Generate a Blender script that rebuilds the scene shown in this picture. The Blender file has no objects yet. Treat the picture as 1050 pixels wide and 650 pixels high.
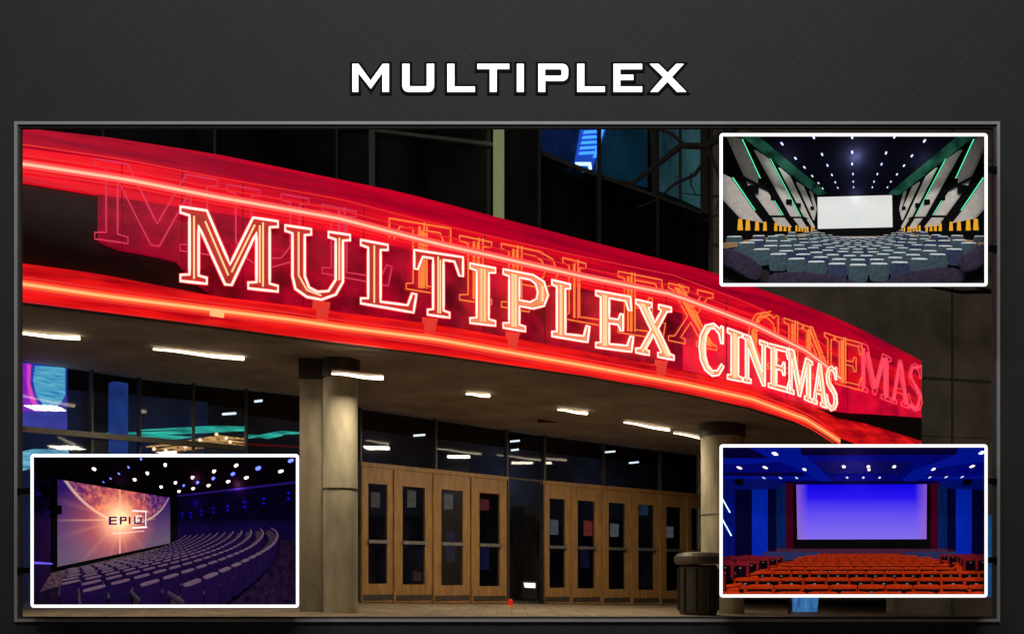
import bpy, bmesh, math, random
from mathutils import Vector, Matrix
random.seed(7)
S = bpy.context.scene
COL = S.collection
EYE = Vector((0, 0, 0.47)); F = 1000.0; CU = 525.0; HV = 590.0

def P(u, v, Y):
    return Vector(((u-CU)/F*Y, Y, EYE.z+(HV-v)/F*Y))
def interp(tab, x):
    if x <= tab[0][0]:
        (x0, y0), (x1, y1) = tab[0], tab[1]
    elif x >= tab[-1][0]:
        (x0, y0), (x1, y1) = tab[-2], tab[-1]
    else:
        for i in range(len(tab)-1):
            if tab[i][0] <= x <= tab[i+1][0]:
                (x0, y0), (x1, y1) = tab[i], tab[i+1]; break
    return y0+(y1-y0)*(x-x0)/(x1-x0)

# ------------------------------------------------------------------ materials
def srgb(r, g, b):
    f = lambda c: (c/255/12.92) if c <= 10 else ((c/255+.055)/1.055)**2.4
    return (f(r), f(g), f(b), 1)
MATS = {}
def mat(name, col, rough=.6, metal=0, emit=None, es=0, var=.15, scale=8, stretch=(1, 1, 1), bump=0, spec=.5, col2=None, evar=0, ecol2=None, coat=0):
    if name in MATS: return MATS[name]
    m = bpy.data.materials.new(name); m.use_nodes = True
    nt = m.node_tree; N = nt.nodes; L = nt.links
    b = N['Principled BSDF']
    col = tuple(col[:3])+(1,)
    tc = N.new('ShaderNodeTexCoord'); mp = N.new('ShaderNodeMapping'); mp.inputs['Scale'].default_value = stretch
    L.new(tc.outputs['Object'], mp.inputs[0])
    nz = N.new('ShaderNodeTexNoise'); nz.inputs['Scale'].default_value = scale; nz.inputs['Detail'].default_value = 5
    nz.inputs['Roughness'].default_value = .6
    L.new(mp.outputs[0], nz.inputs['Vector'])
    rp = N.new('ShaderNodeValToRGB'); L.new(nz.outputs['Fac'], rp.inputs[0])
    c2 = col2[:3]+(1,) if col2 else tuple(c*(1-var) for c in col[:3])+(1,)
    c1 = col if col2 else tuple(min(1, c*(1+var)) for c in col[:3])+(1,)
    rp.color_ramp.elements[0].position = .35; rp.color_ramp.elements[0].color = c2
    rp.color_ramp.elements[1].position = .65; rp.color_ramp.elements[1].color = c1
    L.new(rp.outputs[0], b.inputs['Base Color'])
    b.inputs['Roughness'].default_value = rough; b.inputs['Metallic'].default_value = metal
    b.inputs['Specular IOR Level'].default_value = spec
    b.inputs['Coat Weight'].default_value = coat
    if emit:
        b.inputs['Emission Strength'].default_value = es
        if ecol2:
            r2 = N.new('ShaderNodeValToRGB'); L.new(nz.outputs['Fac'], r2.inputs[0])
            r2.color_ramp.elements[0].position = .36; r2.color_ramp.elements[0].color = ecol2[:3]+(1,)
            r2.color_ramp.elements[1].position = .64; r2.color_ramp.elements[1].color = emit[:3]+(1,)
            L.new(r2.outputs[0], b.inputs['Emission Color'])
        else:
            b.inputs['Emission Color'].default_value = emit[:3]+(1,)
    if bump:
        bp = N.new('ShaderNodeBump'); bp.inputs['Strength'].default_value = bump; bp.inputs['Distance'].default_value = .02
        L.new(nz.outputs['Fac'], bp.inputs['Height']); L.new(bp.outputs[0], b.inputs['Normal'])
    MATS[name] = m
    return m
def lamp_mat(name, col, es):
    return mat(name, tuple(c*.12 for c in col), .4, emit=col, es=es, var=.02)

def wall_material():
    m = bpy.data.materials.new('charcoal_weave'); m.use_nodes = True; N = m.node_tree.nodes; L = m.node_tree.links
    b = N['Principled BSDF']; tc = N.new('ShaderNodeTexCoord'); sp = N.new('ShaderNodeSeparateXYZ'); L.new(tc.outputs['Object'], sp.inputs[0])
    def M(op, a, bb, cc=None):
        n = N.new('ShaderNodeMath'); n.operation = op
        for i, x in enumerate((a, bb, cc)):
            if x is None: continue
            if isinstance(x, (int, float)): n.inputs[i].default_value = x
            else: L.new(x, n.inputs[i])
        return n.outputs[0]
    A = M('ADD', sp.outputs['X'], sp.outputs['Z']); B = M('SUBTRACT', sp.outputs['X'], sp.outputs['Z'])
    tot = None
    for co, ph in ((A, .0), (B, .13)):
        for per, wd, w, o in ((.344, .018, .35, 0), (.344, .03, .18, .18), (.688, .012, .22, .37), (.172, .03, .1, .05)):
            fr = M('FRACT', M('ADD', M('DIVIDE', co, per), o+ph+20), None)
            ln = M('MULTIPLY', M('LESS_THAN', fr, wd), w)
            tot = ln if tot is None else M('ADD', tot, ln)
    fine = M('MULTIPLY', M('LESS_THAN', M('FRACT', M('ADD', M('DIVIDE', A, .014), 50), None), .5), .12)
    fine2 = M('MULTIPLY', M('LESS_THAN', M('FRACT', M('ADD', M('DIVIDE', B, .014), 50), None), .5), .12)
    nz = N.new('ShaderNodeTexNoise'); nz.inputs['Scale'].default_value = 2.2; L.new(tc.outputs['Object'], nz.inputs['Vector'])
    tot = M('ADD', M('ADD', tot, fine), M('ADD', fine2, M('MULTIPLY', nz.outputs['Fac'], .14)))
    val = M('MULTIPLY', M('ADD', M('MULTIPLY', tot, .55), .84), .030)
    cc = N.new('ShaderNodeCombineColor'); [L.new(val, cc.inputs[i]) for i in range(3)]
    L.new(cc.outputs[0], b.inputs['Base Color']); b.inputs['Roughness'].default_value = .75; b.inputs['Specular IOR Level'].default_value = .15
    return m

def glass_material(name, tint=(.35, .4, .45), refl=.14, rough=.03):
    m = bpy.data.materials.new(name); m.use_nodes = True; N = m.node_tree.nodes; L = m.node_tree.links
    out = N['Material Output']; N.remove(N['Principled BSDF'])
    t = N.new('ShaderNodeBsdfTransparent'); t.inputs[0].default_value = tint+(1,)
    g = N.new('ShaderNodeBsdfGlossy'); g.inputs['Roughness'].default_value = rough; g.inputs[0].default_value = (.9, .9, .9, 1)
    nz = N.new('ShaderNodeTexNoise'); nz.inputs['Scale'].default_value = 1.5; bp = N.new('ShaderNodeBump'); bp.inputs['Strength'].default_value = .03; bp.inputs['Distance'].default_value = .05
    L.new(nz.outputs['Fac'], bp.inputs['Height']); L.new(bp.outputs[0], g.inputs['Normal'])
    x = N.new('ShaderNodeMixShader'); x.inputs[0].default_value = refl
    L.new(t.outputs[0], x.inputs[1]); L.new(g.outputs[0], x.inputs[2]); L.new(x.outputs[0], out.inputs[0])
    return m

# ------------------------------------------------------------------ objects
def tag(o, label=None, cat=None, group=None, kind=None):
    if label: o['label'] = label
    if cat: o['category'] = cat
    if group: o['group'] = group
    if kind: o['kind'] = kind
    return o
def thing(name, loc, label, cat, group=None):
    o = bpy.data.objects.new(name, None); COL.objects.link(o); o.location = loc; o.empty_display_size = .1
    return tag(o, label, cat, group)

class MB:
    def __init__(s): s.v = []; s.f = []; s.mi = []
    def add(s, vs, fs, mi=0):
        n = len(s.v); s.v += [Vector(x) for x in vs]; s.f += [tuple(i+n for i in f) for f in fs]; s.mi += [mi]*len(fs); return s
    def box(s, x0, x1, y0, y1, z0, z1, mi=0, M=None):
        vs = [Vector((x, y, z)) for x in (x0, x1) for y in (y0, y1) for z in (z0, z1)]
        if M: vs = [M @ v for v in vs]
        return s.add(vs, [(0, 1, 3, 2), (4, 6, 7, 5), (0, 4, 5, 1), (2, 3, 7, 6), (0, 2, 6, 4), (1, 5, 7, 3)], mi)
    def hexa(s, a, b, mi=0):   # two rings of equal length
        n = len(a); fs = [tuple(range(n)), tuple(range(2*n-1, n-1, -1))]+[(i, i+n, (i+1) % n+n, (i+1) % n) for i in range(n)]
        return s.add(list(a)+list(b), fs, mi)
    def tube(s, pts, r, n=6, closed=False, mi=0):
        pts = [Vector(p) for p in pts]; m = len(pts); vs = []
        for i, p in enumerate(pts):
            a = pts[(i-1) % m] if (closed or i > 0) else p
            b = pts[(i+1) % m] if (closed or i < m-1) else p
            t = b-a
            if t.length < 1e-9: t = Vector((1, 0, 0))
            t.normalize(); ref = Vector((0, 1, 0)) if abs(t.y) < .95 else Vector((0, 0, 1))
            x = t.cross(ref).normalized(); y = x.cross(t).normalized()
            rr = r[i] if isinstance(r, (list, tuple)) else r
            vs += [p+(x*math.cos(2*math.pi*k/n)+y*math.sin(2*math.pi*k/n))*rr for k in range(n)]
        fs = []
        for i in range(m if closed else m-1):
            j = (i+1) % m
            fs += [(i*n+k, i*n+(k+1) % n, j*n+(k+1) % n, j*n+k) for k in range(n)]
        if not closed: fs += [tuple(range(n))[::-1], tuple(range((m-1)*n, m*n))]
        return s.add(vs, fs, mi)
    def lathe(s, cx, cy, prof, n=32, mi=0):
        vs = [(cx+r*math.cos(2*math.pi*k/n), cy+r*math.sin(2*math.pi*k/n), z) for r, z in prof for k in range(n)]
        fs = [(i*n+k, i*n+(k+1) % n, (i+1)*n+(k+1) % n, (i+1)*n+k) for i in range(len(prof)-1) for k in range(n)]
        fs += [tuple(range(n))[::-1], tuple(range((len(prof)-1)*n, len(prof)*n))]
        return s.add(vs, fs, mi)
    def map(s, fn): s.v = [fn(v) for v in s.v]; return s
    def build(s, name, mats, parent=None, smooth=False, clip=None, bevel=0, origin=None, recalc=True):
        if not s.v: return None
        if not isinstance(mats, (list, tuple)): mats = [mats]
        bm = bmesh.new(); vv = [bm.verts.new(v) for v in s.v]
        for f, mi in zip(s.f, s.mi):
            try: g = bm.faces.new([vv[i] for i in f]); g.material_index = mi; g.smooth = smooth
            except ValueError: pass
        if recalc: bmesh.ops.recalc_face_normals(bm, faces=bm.faces[:])
        if bevel: bmesh.ops.bevel(bm, geom=bm.edges[:], offset=bevel, segments=2, affect='EDGES', profile=.5)
        if clip:
            for co, no in clip:
                bmesh.ops.bisect_plane(bm, geom=bm.verts[:]+bm.edges[:]+bm.faces[:], plane_co=co, plane_no=no, clear_outer=True)
            if not bm.faces: bm.free(); return None
        cs = [v.co for v in bm.verts]
        if origin is None:
            origin = Vector(((min(c.x for c in cs)+max(c.x for c in cs))/2, (min(c.y for c in cs)+max(c.y for c in cs))/2, min(c.z for c in cs)))
        if parent is not None: origin = Vector(parent.location)
        for v in bm.verts: v.co -= origin
        me = bpy.data.meshes.new(name); bm.to_mesh(me); bm.free()
        for m in mats: me.materials.append(m)
        o = bpy.data.objects.new(name, me); COL.objects.link(o)
        if parent is None: o.location = origin
        else: o.parent = parent
        return o
_rb = {}
def rbox(bev=.2, seg=2):
    k = (bev, seg)
    if k not in _rb:
        bm = bmesh.new(); bmesh.ops.create_cube(bm, size=1); bmesh.ops.bevel(bm, geom=bm.edges[:], offset=bev, segments=seg, affect='EDGES', profile=.5)
        bm.verts.index_update(); _rb[k] = ([v.co.copy() for v in bm.verts], [tuple(v.index for v in f.verts) for f in bm.faces]); bm.free()
    return _rb[k]
def add_rbox(mb, c, size, M=None, bev=.2, mi=0, seg=2):
    vs, fs = rbox(bev, seg); c = Vector(c)
    vs = [Vector((v.x*size[0], v.y*size[1], v.z*size[2]))+c for v in vs]
    if M: vs = [M @ v for v in vs]
    mb.add(vs, fs, mi)
def light(name, kind, loc, power, col, size=.1, aim=None, sy=None, spread=None):
    l = bpy.data.lights.new(name, kind); l.energy = power; l.color = col
    if kind == 'AREA':
        l.shape = 'RECTANGLE' if sy else 'SQUARE'; l.size = size
        if sy: l.size_y = sy
        if spread: l.spread = spread
    elif kind in ('POINT', 'SPOT'): l.shadow_soft_size = size
    o = bpy.data.objects.new(name, l); COL.objects.link(o); o.location = loc
    if aim is not None: o.rotation_euler = (Vector(aim)-Vector(loc)).to_track_quat('-Z', 'Y').to_euler()
    return o

# ------------------------------------------------------------------ camera, world
cam = bpy.data.cameras.new('camera'); co = bpy.data.objects.new('camera', cam); COL.objects.link(co)
co.location = EYE; co.rotation_euler = (math.pi/2, 0, 0)
cam.sensor_width = 36; cam.lens = F/1050*36; cam.shift_y = (HV-325)/1050; cam.clip_end = 2000; cam.clip_start = .05
S.camera = co
w = bpy.data.worlds.new('World'); S.world = w; w.use_nodes = True
bg = w.node_tree.nodes['Background']; sky = w.node_tree.nodes.new('ShaderNodeTexSky'); sky.sky_type = 'NISHITA'
sky.sun_disc = False; sky.sun_elevation = math.radians(-4); sky.sun_rotation = math.radians(150)
w.node_tree.links.new(sky.outputs[0], bg.inputs[0]); bg.inputs[1].default_value = .02
sl = bpy.data.lights.new('facade_fill', 'SUN'); sl.energy = .16; sl.angle = math.radians(8); sl.color = (1, .93, .82)  # added fill sun that lifts the far wall and facade
slo = bpy.data.objects.new('facade_fill', sl); COL.objects.link(slo); slo.rotation_euler = (math.radians(52), 0, math.radians(-22))
S.view_settings.view_transform = 'Standard'; S.view_settings.look = 'None'; S.view_settings.gamma = 1; S.view_settings.exposure = 0
S.view_settings.use_curve_mapping = False
try:
    S.cycles.max_bounces = 6; S.cycles.transparent_max_bounces = 12; S.cycles.caustics_reflective = False; S.cycles.sample_clamp_indirect = 2
    S.cycles.use_denoising = True
except Exception: pass

# ------------------------------------------------------------------ display wall, frame, title
WY = 4.0
pw = lambda u, v, Y=WY: P(u, v, Y)
wm = wall_material()
a = P(17.5, 127.5, WY); b = P(1022.5, 635.5, WY)
wall = MB()
for x0, x1, z0, z1 in ((-7, a.x, -.0, 4.6), (b.x, 7, -.0, 4.6), (a.x, b.x, a.z, 4.6), (a.x, b.x, 0, b.z)):
    wall.box(x0, x1, WY, WY+.016, z0, z1)
for x0, x1 in ((-7, -2.6), (2.6, 7)): wall.box(x0, x1, WY+.017, WY+.14, 0, 4.6)
wall.box(-2.6, 2.6, WY+.017, WY+.14, 3.0, 4.6)
tag(wall.build('display_wall', wm), 'dark charcoal wall with faint diamond lines around the big framed opening', 'wall')
fr = thing('display_frame', (0, WY, b.z), 'slim grey metal frame round the wide view of the cinema entrance', 'frame')
def ring(u0, v0, u1, v1, wpx, y0, y1):
    m = MB(); o0 = P(u0, v0, WY); o1 = P(u1, v1, WY); w_ = wpx*.004
    for x0, x1, z0, z1 in ((o0.x, o0.x+w_, o1.z, o0.z), (o1.x-w_, o1.x, o1.z, o0.z), (o0.x+w_, o1.x-w_, o0.z-w_, o0.z), (o0.x+w_, o1.x-w_, o1.z, o1.z+w_)):
        m.box(x0, x1, y0, y1, z0, z1)
    return m
ring(16, 126, 1024, 637, 3, WY-.012, WY-.001).build('rail', mat('grey_rail', (.26, .26, .26), .55, 0, var=.06), fr)
ring(19, 129, 1021, 634, 2.2, WY-.003, WY+.017).build('liner', mat('dark_liner', (.02, .02, .02), .6), fr)

def glyph_obj(name, outer, holes, depth, mapf, matf, matb, grow, parent):
    pass
TM = 'M U L T I P L E X'.split()
px = lambda z, o: o+z/5.833
def poly_expand(pts, d):
    n = len(pts); out = []; area = sum(pts[i][0]*pts[(i+1) % n][1]-pts[(i+1) % n][0]*pts[i][1] for i in range(n)); sg = 1 if area > 0 else -1
    for i in range(n):
        a_, b_, c_ = Vector(pts[i-1]), Vector(pts[i]), Vector(pts[(i+1) % n])
        n1 = (b_-a_).normalized(); n2 = (c_-b_).normalized()
        m1 = Vector((n1.y, -n1.x)); m2 = Vector((n2.y, -n2.x)); mm = (m1+m2)
        if mm.length < 1e-4: mm = m1
        mm.normalize(); k = 1/max(.55, mm.dot(m1)); q = b_+mm*d*k*sg; out.append((q.x, q.y))
    return out
def fill_slab(pts, holes, y0, y1, toW, name, material, parent=None, bevel=0):
    # flat shape with depth, from 2D outline; toW maps (x, y, Y) to world
    bm = bmesh.new(); edges = []
    for loop in [pts]+holes:
        vs = [bm.verts.new((x, y, 0)) for x, y in loop]
        edges += [bm.edges.new((vs[i], vs[(i+1) % len(vs)])) for i in range(len(vs))]
    bmesh.ops.triangle_fill(bm, use_beauty=True, use_dissolve=False, edges=edges)
    faces = bm.faces[:]
    r = bmesh.ops.extrude_face_region(bm, geom=faces)
    top = [g for g in r['geom'] if isinstance(g, bmesh.types.BMVert)]
    ts = set(top)
    for v in bm.verts: v.co = toW(v.co.x, v.co.y, y1 if v in ts else y0)
    bmesh.ops.recalc_face_normals(bm, faces=bm.faces[:])
    org = Vector(parent.location) if parent else sum((v.co for v in bm.verts), Vector())/len(bm.verts)
    for v in bm.verts: v.co -= org
    me = bpy.data.meshes.new(name); bm.to_mesh(me); bm.free(); me.materials.append(material)
    o = bpy.data.objects.new(name, me); COL.objects.link(o)
    if parent: o.parent = parent
    else: o.location = org
    return o
def arc(cx, cy, r, a0, a1, n=5):
    return [(cx+r*math.cos(math.radians(a0+(a1-a0)*i/n)), cy+r*math.sin(math.radians(a0+(a1-a0)*i/n))) for i in range(n+1)]
# outlines in photo pixels (v down)
t0, t1 = 66.8, 95.2
def rect(x0, y0, x1, y1): return [(x0, y0), (x1, y0), (x1, y1), (x0, y1)]
TITLE = [
 ('M', [(361.7, t0), (367.8, t0), (380.3, 84), (392.7, t0), (399, t0), (399, t1), (392.4, t1), (392.4, 75.4), (380.4, 92), (367.6, 75.8), (367.6, t1), (361.7, t1)], []),
 ('U', [(412.8, t0), (420, t0), (420, 89.8), (437.8, 89.8), (437.8, t0), (445.2, t0)]+arc(439.2, 89.2, 6, 0, 90)+arc(418.8, 89.2, 6, 90, 180), []),
 ('L', [(458.9, t0), (466, t0), (466, 90), (487, 90), (487, t1), (458.9, t1)], []),
 ('T', [(489.6, t0), (522.2, t0), (522.2, 71.8), (509.3, 71.8), (509.3, t1), (502.3, t1), (502.3, 71.8), (489.6, 71.8)], []),
 ('I', rect(530, t0, 537, t1), []),
 ('P', [(552, t0)]+arc(576.5, 72.8, 6, -90, 0)+arc(576.5, 78, 6, 0, 90)+[(559, 84), (559, t1), (552, t1)], [[(558.8, 72), (574.5, 72), (575.8, 73.2), (575.8, 77.8), (574.5, 79), (558.8, 79)]]),
 ('L', [(591.8, t0), (599, t0), (599, 90), (620, 90), (620, t1), (591.8, t1)], []),
 ('E', [(629, t0), (658.2, t0), (658.2, 72), (635.8, 72), (635.8, 78), (649.2, 78), (649.2, 83), (635.8, 83), (635.8, 90), (658.2, 90), (658.2, t1), (629, t1)], []),
 ('X', [(666.2, t0), (675, t0), (684.3, 76), (693.2, t0), (700.8, t0), (688.5, 80.2), (703.2, t1), (694, t1), (684.2, 84.8), (674.5, t1), (666.8, t1), (680, 80.2)], []),
]
tl = thing('title_sign', P(532, 95, WY), 'white block letters reading MULTIPLEX with black edges on the charcoal wall', 'sign')
twhite = mat('self_glow_white', (.9, .9, .9), .4, emit=(1, 1, 1), es=.92, var=.01)  # even white of letters and borders put in as their own glow
tblack = mat('black_edge', (.004, .004, .004), .6, spec=.1)
for ch, o_, h_ in TITLE:
    e = thing('letter', P(532, 95, WY), None, None) if False else None
    bk = fill_slab(poly_expand(o_, 2.7), [], WY-.004, WY-.0005, lambda x, y, Y: Vector(((x-CU)*.004, Y, EYE.z+(HV-y)*.004)), 'letter', tblack, tl)
    fc = fill_slab(o_, h_, WY-.008, WY-.004, lambda x, y, Y: Vector(((x-CU)*.004, Y, EYE.z+(HV-y)*.004)), 'letter_face', twhite, None)
    fc.location -= Vector((0, 0, 0)); 
    me = fc.data; off = fc.location-Vector(tl.location)
    for v in me.vertices: v.co += off
    fc.location = (0, 0, 0); fc.parent = bk
light('wall_fill', 'AREA', (0, .5, 5.0), 190, (1, 1, 1), 4.5, aim=(0, 4, 1.6), sy=.4)  # added area light to brighten the wall, fixture unseen

# ------------------------------------------------------------------ cinema building
# plan curve of the marquee, u -> distance
YC = [(-200, 8.75), (0, 9.4), (22, 9.5), (111, 9.9), (221, 10.4), (347, 11.05), (448, 11.75), (600, 13.1), (703, 14.2), (771, 15.1), (823, 16.1), (874, 17.4), (917, 18.9), (945, 20.5)]
def yc(u): return interp(YC, u)
Ttop = [(-200, 118), (22, 131), (111, 141), (221, 158), (347, 184), (411, 197), (503, 221), (614, 250), (735, 280), (823, 312), (874, 333), (917, 355), (945, 370)]
Utube = [(-200, 140), (0, 166), (22, 168), (129, 184), (221, 202), (347, 224), (448, 250), (507, 263), (595, 283), (690, 302), (771, 332), (831, 362), (862, 388)]
Ltube = [(-200, 274), (0, 288), (22, 291), (111, 304), (221, 318), (300, 328), (347, 335), (448, 348), (600, 375), (703, 394), (771, 409), (827, 430), (861, 452)]
Bot = [(-200, 285), (22, 308), (111, 319), (221, 333), (347, 350), (448, 362), (600, 384), (703, 402), (771, 417), (840, 439), (880, 455), (945, 480)]
bld = thing('cinema_building', (0, 18, 0), 'dark glass cinema building with a curved red marquee over wooden entrance doors', 'building')
red_hi = mat('red_glow_band', (.5, .01, .02), .4, emit=(.72, .003, .012), es=1.0, ecol2=(.30, .0, .016), scale=1.1, stretch=(.35, .35, 8), var=.2)  # red wash and bloom of the neon put into band and panel colours
red_low = mat('red_lower_band', (.55, .01, .01), .4, emit=(.85, .010, .008), es=1.0, ecol2=(.26, .0, .006), scale=1.3, stretch=(.6, .6, 7), var=.2)
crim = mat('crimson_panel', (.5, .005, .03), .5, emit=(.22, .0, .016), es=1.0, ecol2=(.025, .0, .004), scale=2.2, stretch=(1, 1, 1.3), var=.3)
crim_r = mat('crimson_end_panel', (.45, .005, .02), .35, emit=(.80, .003, .030), es=1.0, ecol2=(.36, .0, .022), scale=1.6, stretch=(1, 1, 1.3), var=.3)  # brighter red here paints the glow of the ghost lettering
dkpan = mat('dark_fascia', (.06, .045, .04), .6, scale=5, bump=.1)
def strip(u0, u1, top, bot, off, th, n=24, mi=0, mb=None):
    mb = mb or MB()
    for i in range(n):
        ua = u0+(u1-u0)*i/n; ub = u0+(u1-u0)*(i+1)/n
        ring1 = []; ring2 = []
        for u, f in ((ua, top), (ub, top), (ub, bot), (ua, bot)):
            v = f(u) if callable(f) else interp(f, u)
            p = P(u, v, yc(u)-off); ring1.append(p); ring2.append(p+Vector((-.25, 1, 0)).normalized()*th)
        mb.hexa(ring1, ring2, mi)
    bm_dup = mb
    return mb
def weld_strip(name, m, *a_, **k):
    o = strip(*a_, **k).build(name, m, bld, recalc=True)
    return o
iu = lambda u: interp(Utube, u); il = lambda u: interp(Ltube, u); it = lambda u: interp(Ttop, u); ib = lambda u: interp(Bot, u)
def fascia(name, m, u0, u1, top, bot, off, th, n=24):
    mb = MB(); T = []; Bt = []
    vs = []; fs = []
    for i in range(n+1):
        u = u0+(u1-u0)*i/n
        pt = P(u, top(u), yc(u)-off); pb = P(u, bot(u), yc(u)-off); d = Vector((-.25, 1, 0)).normalized()*th
        vs += [pt, pb, pb+d, pt+d]
    for i in range(n):
        k = i*4
        for j in range(4): fs.append((k+j, k+(j+1) % 4, k+4+(j+1) % 4, k+4+j))
    fs += [(0, 3, 2, 1), (n*4, n*4+1, n*4+2, n*4+3)]
    mb.add(vs, fs)
    return mb.build(name, m, bld)
upb = lambda u: interp([(-200, 165), (22, 186), (105, 200), (221, 218), (347, 240), (448, 262), (600, 296), (690, 318), (771, 345), (831, 372), (874, 395), (945, 415)], u)
panb = lambda u: interp([(100, 247), (112, 254), (150, 260), (188, 270), (206, 301), (221, 304), (300, 314), (347, 321), (448, 334), (600, 360), (703, 379), (771, 396), (827, 416), (861, 422), (945, 428)], u)
lob = lambda u: il(u)-interp([(-200, 18), (100, 22), (221, 14), (347, 15), (600, 15), (800, 12), (861, 22), (945, 24)], u) if u < 861 else interp([(861, 428), (874, 430), (945, 452)], u)
back = fascia('fascia', dkpan, -200, 945, lambda u: it(u)+2, lambda u: ib(u)-1, -.06, .25, 40)
red_top = mat('crimson_glow_falloff', (.4, .0, .02), .4, emit=(.50, .0, .016), es=1.0, ecol2=(.20, .0, .014), scale=1.0, stretch=(.35, .35, 7), var=.2)  # darker top strip paints the glow fading toward the edge
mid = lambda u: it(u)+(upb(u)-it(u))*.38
fascia('upper_glow_band', red_top, -200, 945, it, mid, .0, .06, 40)
fascia('upper_glow_band', red_hi, -200, 945, lambda u: mid(u)+.2, lambda u: upb(u), .004, .06, 40)
fascia('sign_panel', crim, 100, 700, lambda u: upb(u)+.3, panb, .0, .06, 30)
fascia('sign_panel', crim_r, 700.5, 945, lambda u: upb(u)+.3, panb, .0, .06, 20)
fascia('lower_band', red_low, -200, 945, lob, ib, .02, .07, 40)
for u in range(125, 930, 62):
    mb = MB(); e_ = .55*1000/1000
    mb.hexa([P(u-e_, mid(u)+1, yc(u)-.012), P(u+e_, mid(u)+1, yc(u)-.012), P(u+e_, panb(u)-1, yc(u)-.012), P(u-e_, panb(u)-1, yc(u)-.012)],
            [P(u-e_, mid(u)+1, yc(u)-.002), P(u+e_, mid(u)+1, yc(u)-.002), P(u+e_, panb(u)-1, yc(u)-.002), P(u-e_, panb(u)-1, yc(u)-.002)])
    mb.build('panel_seam', mat('seam_maroon', (.12, .0, .01), .6, emit=(.22, .0, .012), es=.8), bld)
tube_w = lamp_mat('neon_warm_white', (1, .30, .20), 1.9)
tube_l = lamp_mat('neon_orange_white', (1, .27, .10), 1.9)
def uline(tab, u0, u1, n, off): 
    return [P(u, interp(tab, u), yc(u)-off) for u in [u0+(u1-u0)*i/n for i in range(n+1)]]
MB().tube(uline(Utube, -200, 862, 60, .09), .015, 8).build('neon_tube', tube_w, bld, smooth=True)
MB().tube(uline(Ltube, -200, 861, 60, .11), .016, 8).build('neon_tube', tube_l, bld, smooth=True)
jk1 = lamp_mat('neon_halo_pink', (1, .10, .08), 1.0); jk2 = lamp_mat('neon_halo_orange', (1, .11, .035), 1.05)  # flanking tubes imitate the halo around the neon
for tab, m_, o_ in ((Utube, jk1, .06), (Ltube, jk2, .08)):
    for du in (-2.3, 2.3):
        MB().tube([P(u, interp(tab, u)+du, yc(u)-o_) for u in [-200+1061*i/60 for i in range(61)]], .020, 8).build('tube_halo', m_, bld, smooth=True)
dimtube = lamp_mat('glow_streak_red', (1, .03, .03), .75)  # thin tubes imitate the soft glow streaks beside the neon
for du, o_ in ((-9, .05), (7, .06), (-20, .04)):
    MB().tube([p for p in [P(u, interp(Utube, u)+du, yc(u)-o_) for u in [-200+1060*i/50 for i in range(51)]]], .008, 5).build('glow_streak', dimtube, bld)
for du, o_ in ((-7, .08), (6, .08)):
    MB().tube([p for p in [P(u, interp(Ltube, u)+du, yc(u)-o_) for u in [-200+1055*i/50 for i in range(51)]]], .012, 5).build('glow_streak', dimtube, bld)
MB().tube([P(222-6, 321, yc(222)-.16), P(222+7, 323, yc(222)-.16)], .03, 8).build('tube_joint', tube_l, bld)
# canopy roof
ztop = 4.6

FAC = [(-11.5, 9.6), (-6.65, 13.2), (-5.44, 14.5), (-3.4, 15.8), (-2.67, 17), (.59, 20.3), (4.4, 23.6), (8.5, 27.0)]
FU = [(525+1000*x/y, 1/y) for x, y in FAC]
def fy(u): return 1/interp(FU, u)
def fp(u, z=0, off=0):
    Y = fy(u); return Vector(((u-CU)/F*Y, Y, z))+Vector((.7*off, -.7*off, 0))
def gz(x): return 0 if x < -2.7 else -.034*(x+2.7)
soffit_m = mat('painted_soffit', (.33, .28, .235), .85, scale=1.4, bump=.2, var=.24)
us = [-160+i*(945+160)/48 for i in range(49)]
vs = []; fs = []
for u in us:
    pf = P(u, ib(u)-4, yc(u)+.1); zf = pf.z
    t = (u+160)/1105
    ub = -150+t*(860+150)
    q = fp(ub, 3.40, -.15)
    vs += [pf, (pf*.7+q*.3).xy.to_3d()+Vector((0, 0, zf*.45+3.4*.55)), Vector((q.x, q.y, 3.40)), Vector((q.x, q.y, 3.62)), Vector((pf.x, pf.y+.05, max(zf+.4, 3.62)))]
n = 5
for i in range(len(us)-1):
    for j in range(n): fs.append((i*n+j, i*n+(j+1) % n, (i+1)*n+(j+1) % n, (i+1)*n+j))
fs += [tuple(range(n))[::-1], tuple(range(48*n, 49*n))]
MB().add(vs, fs).build('soffit', soffit_m, bld)

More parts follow.
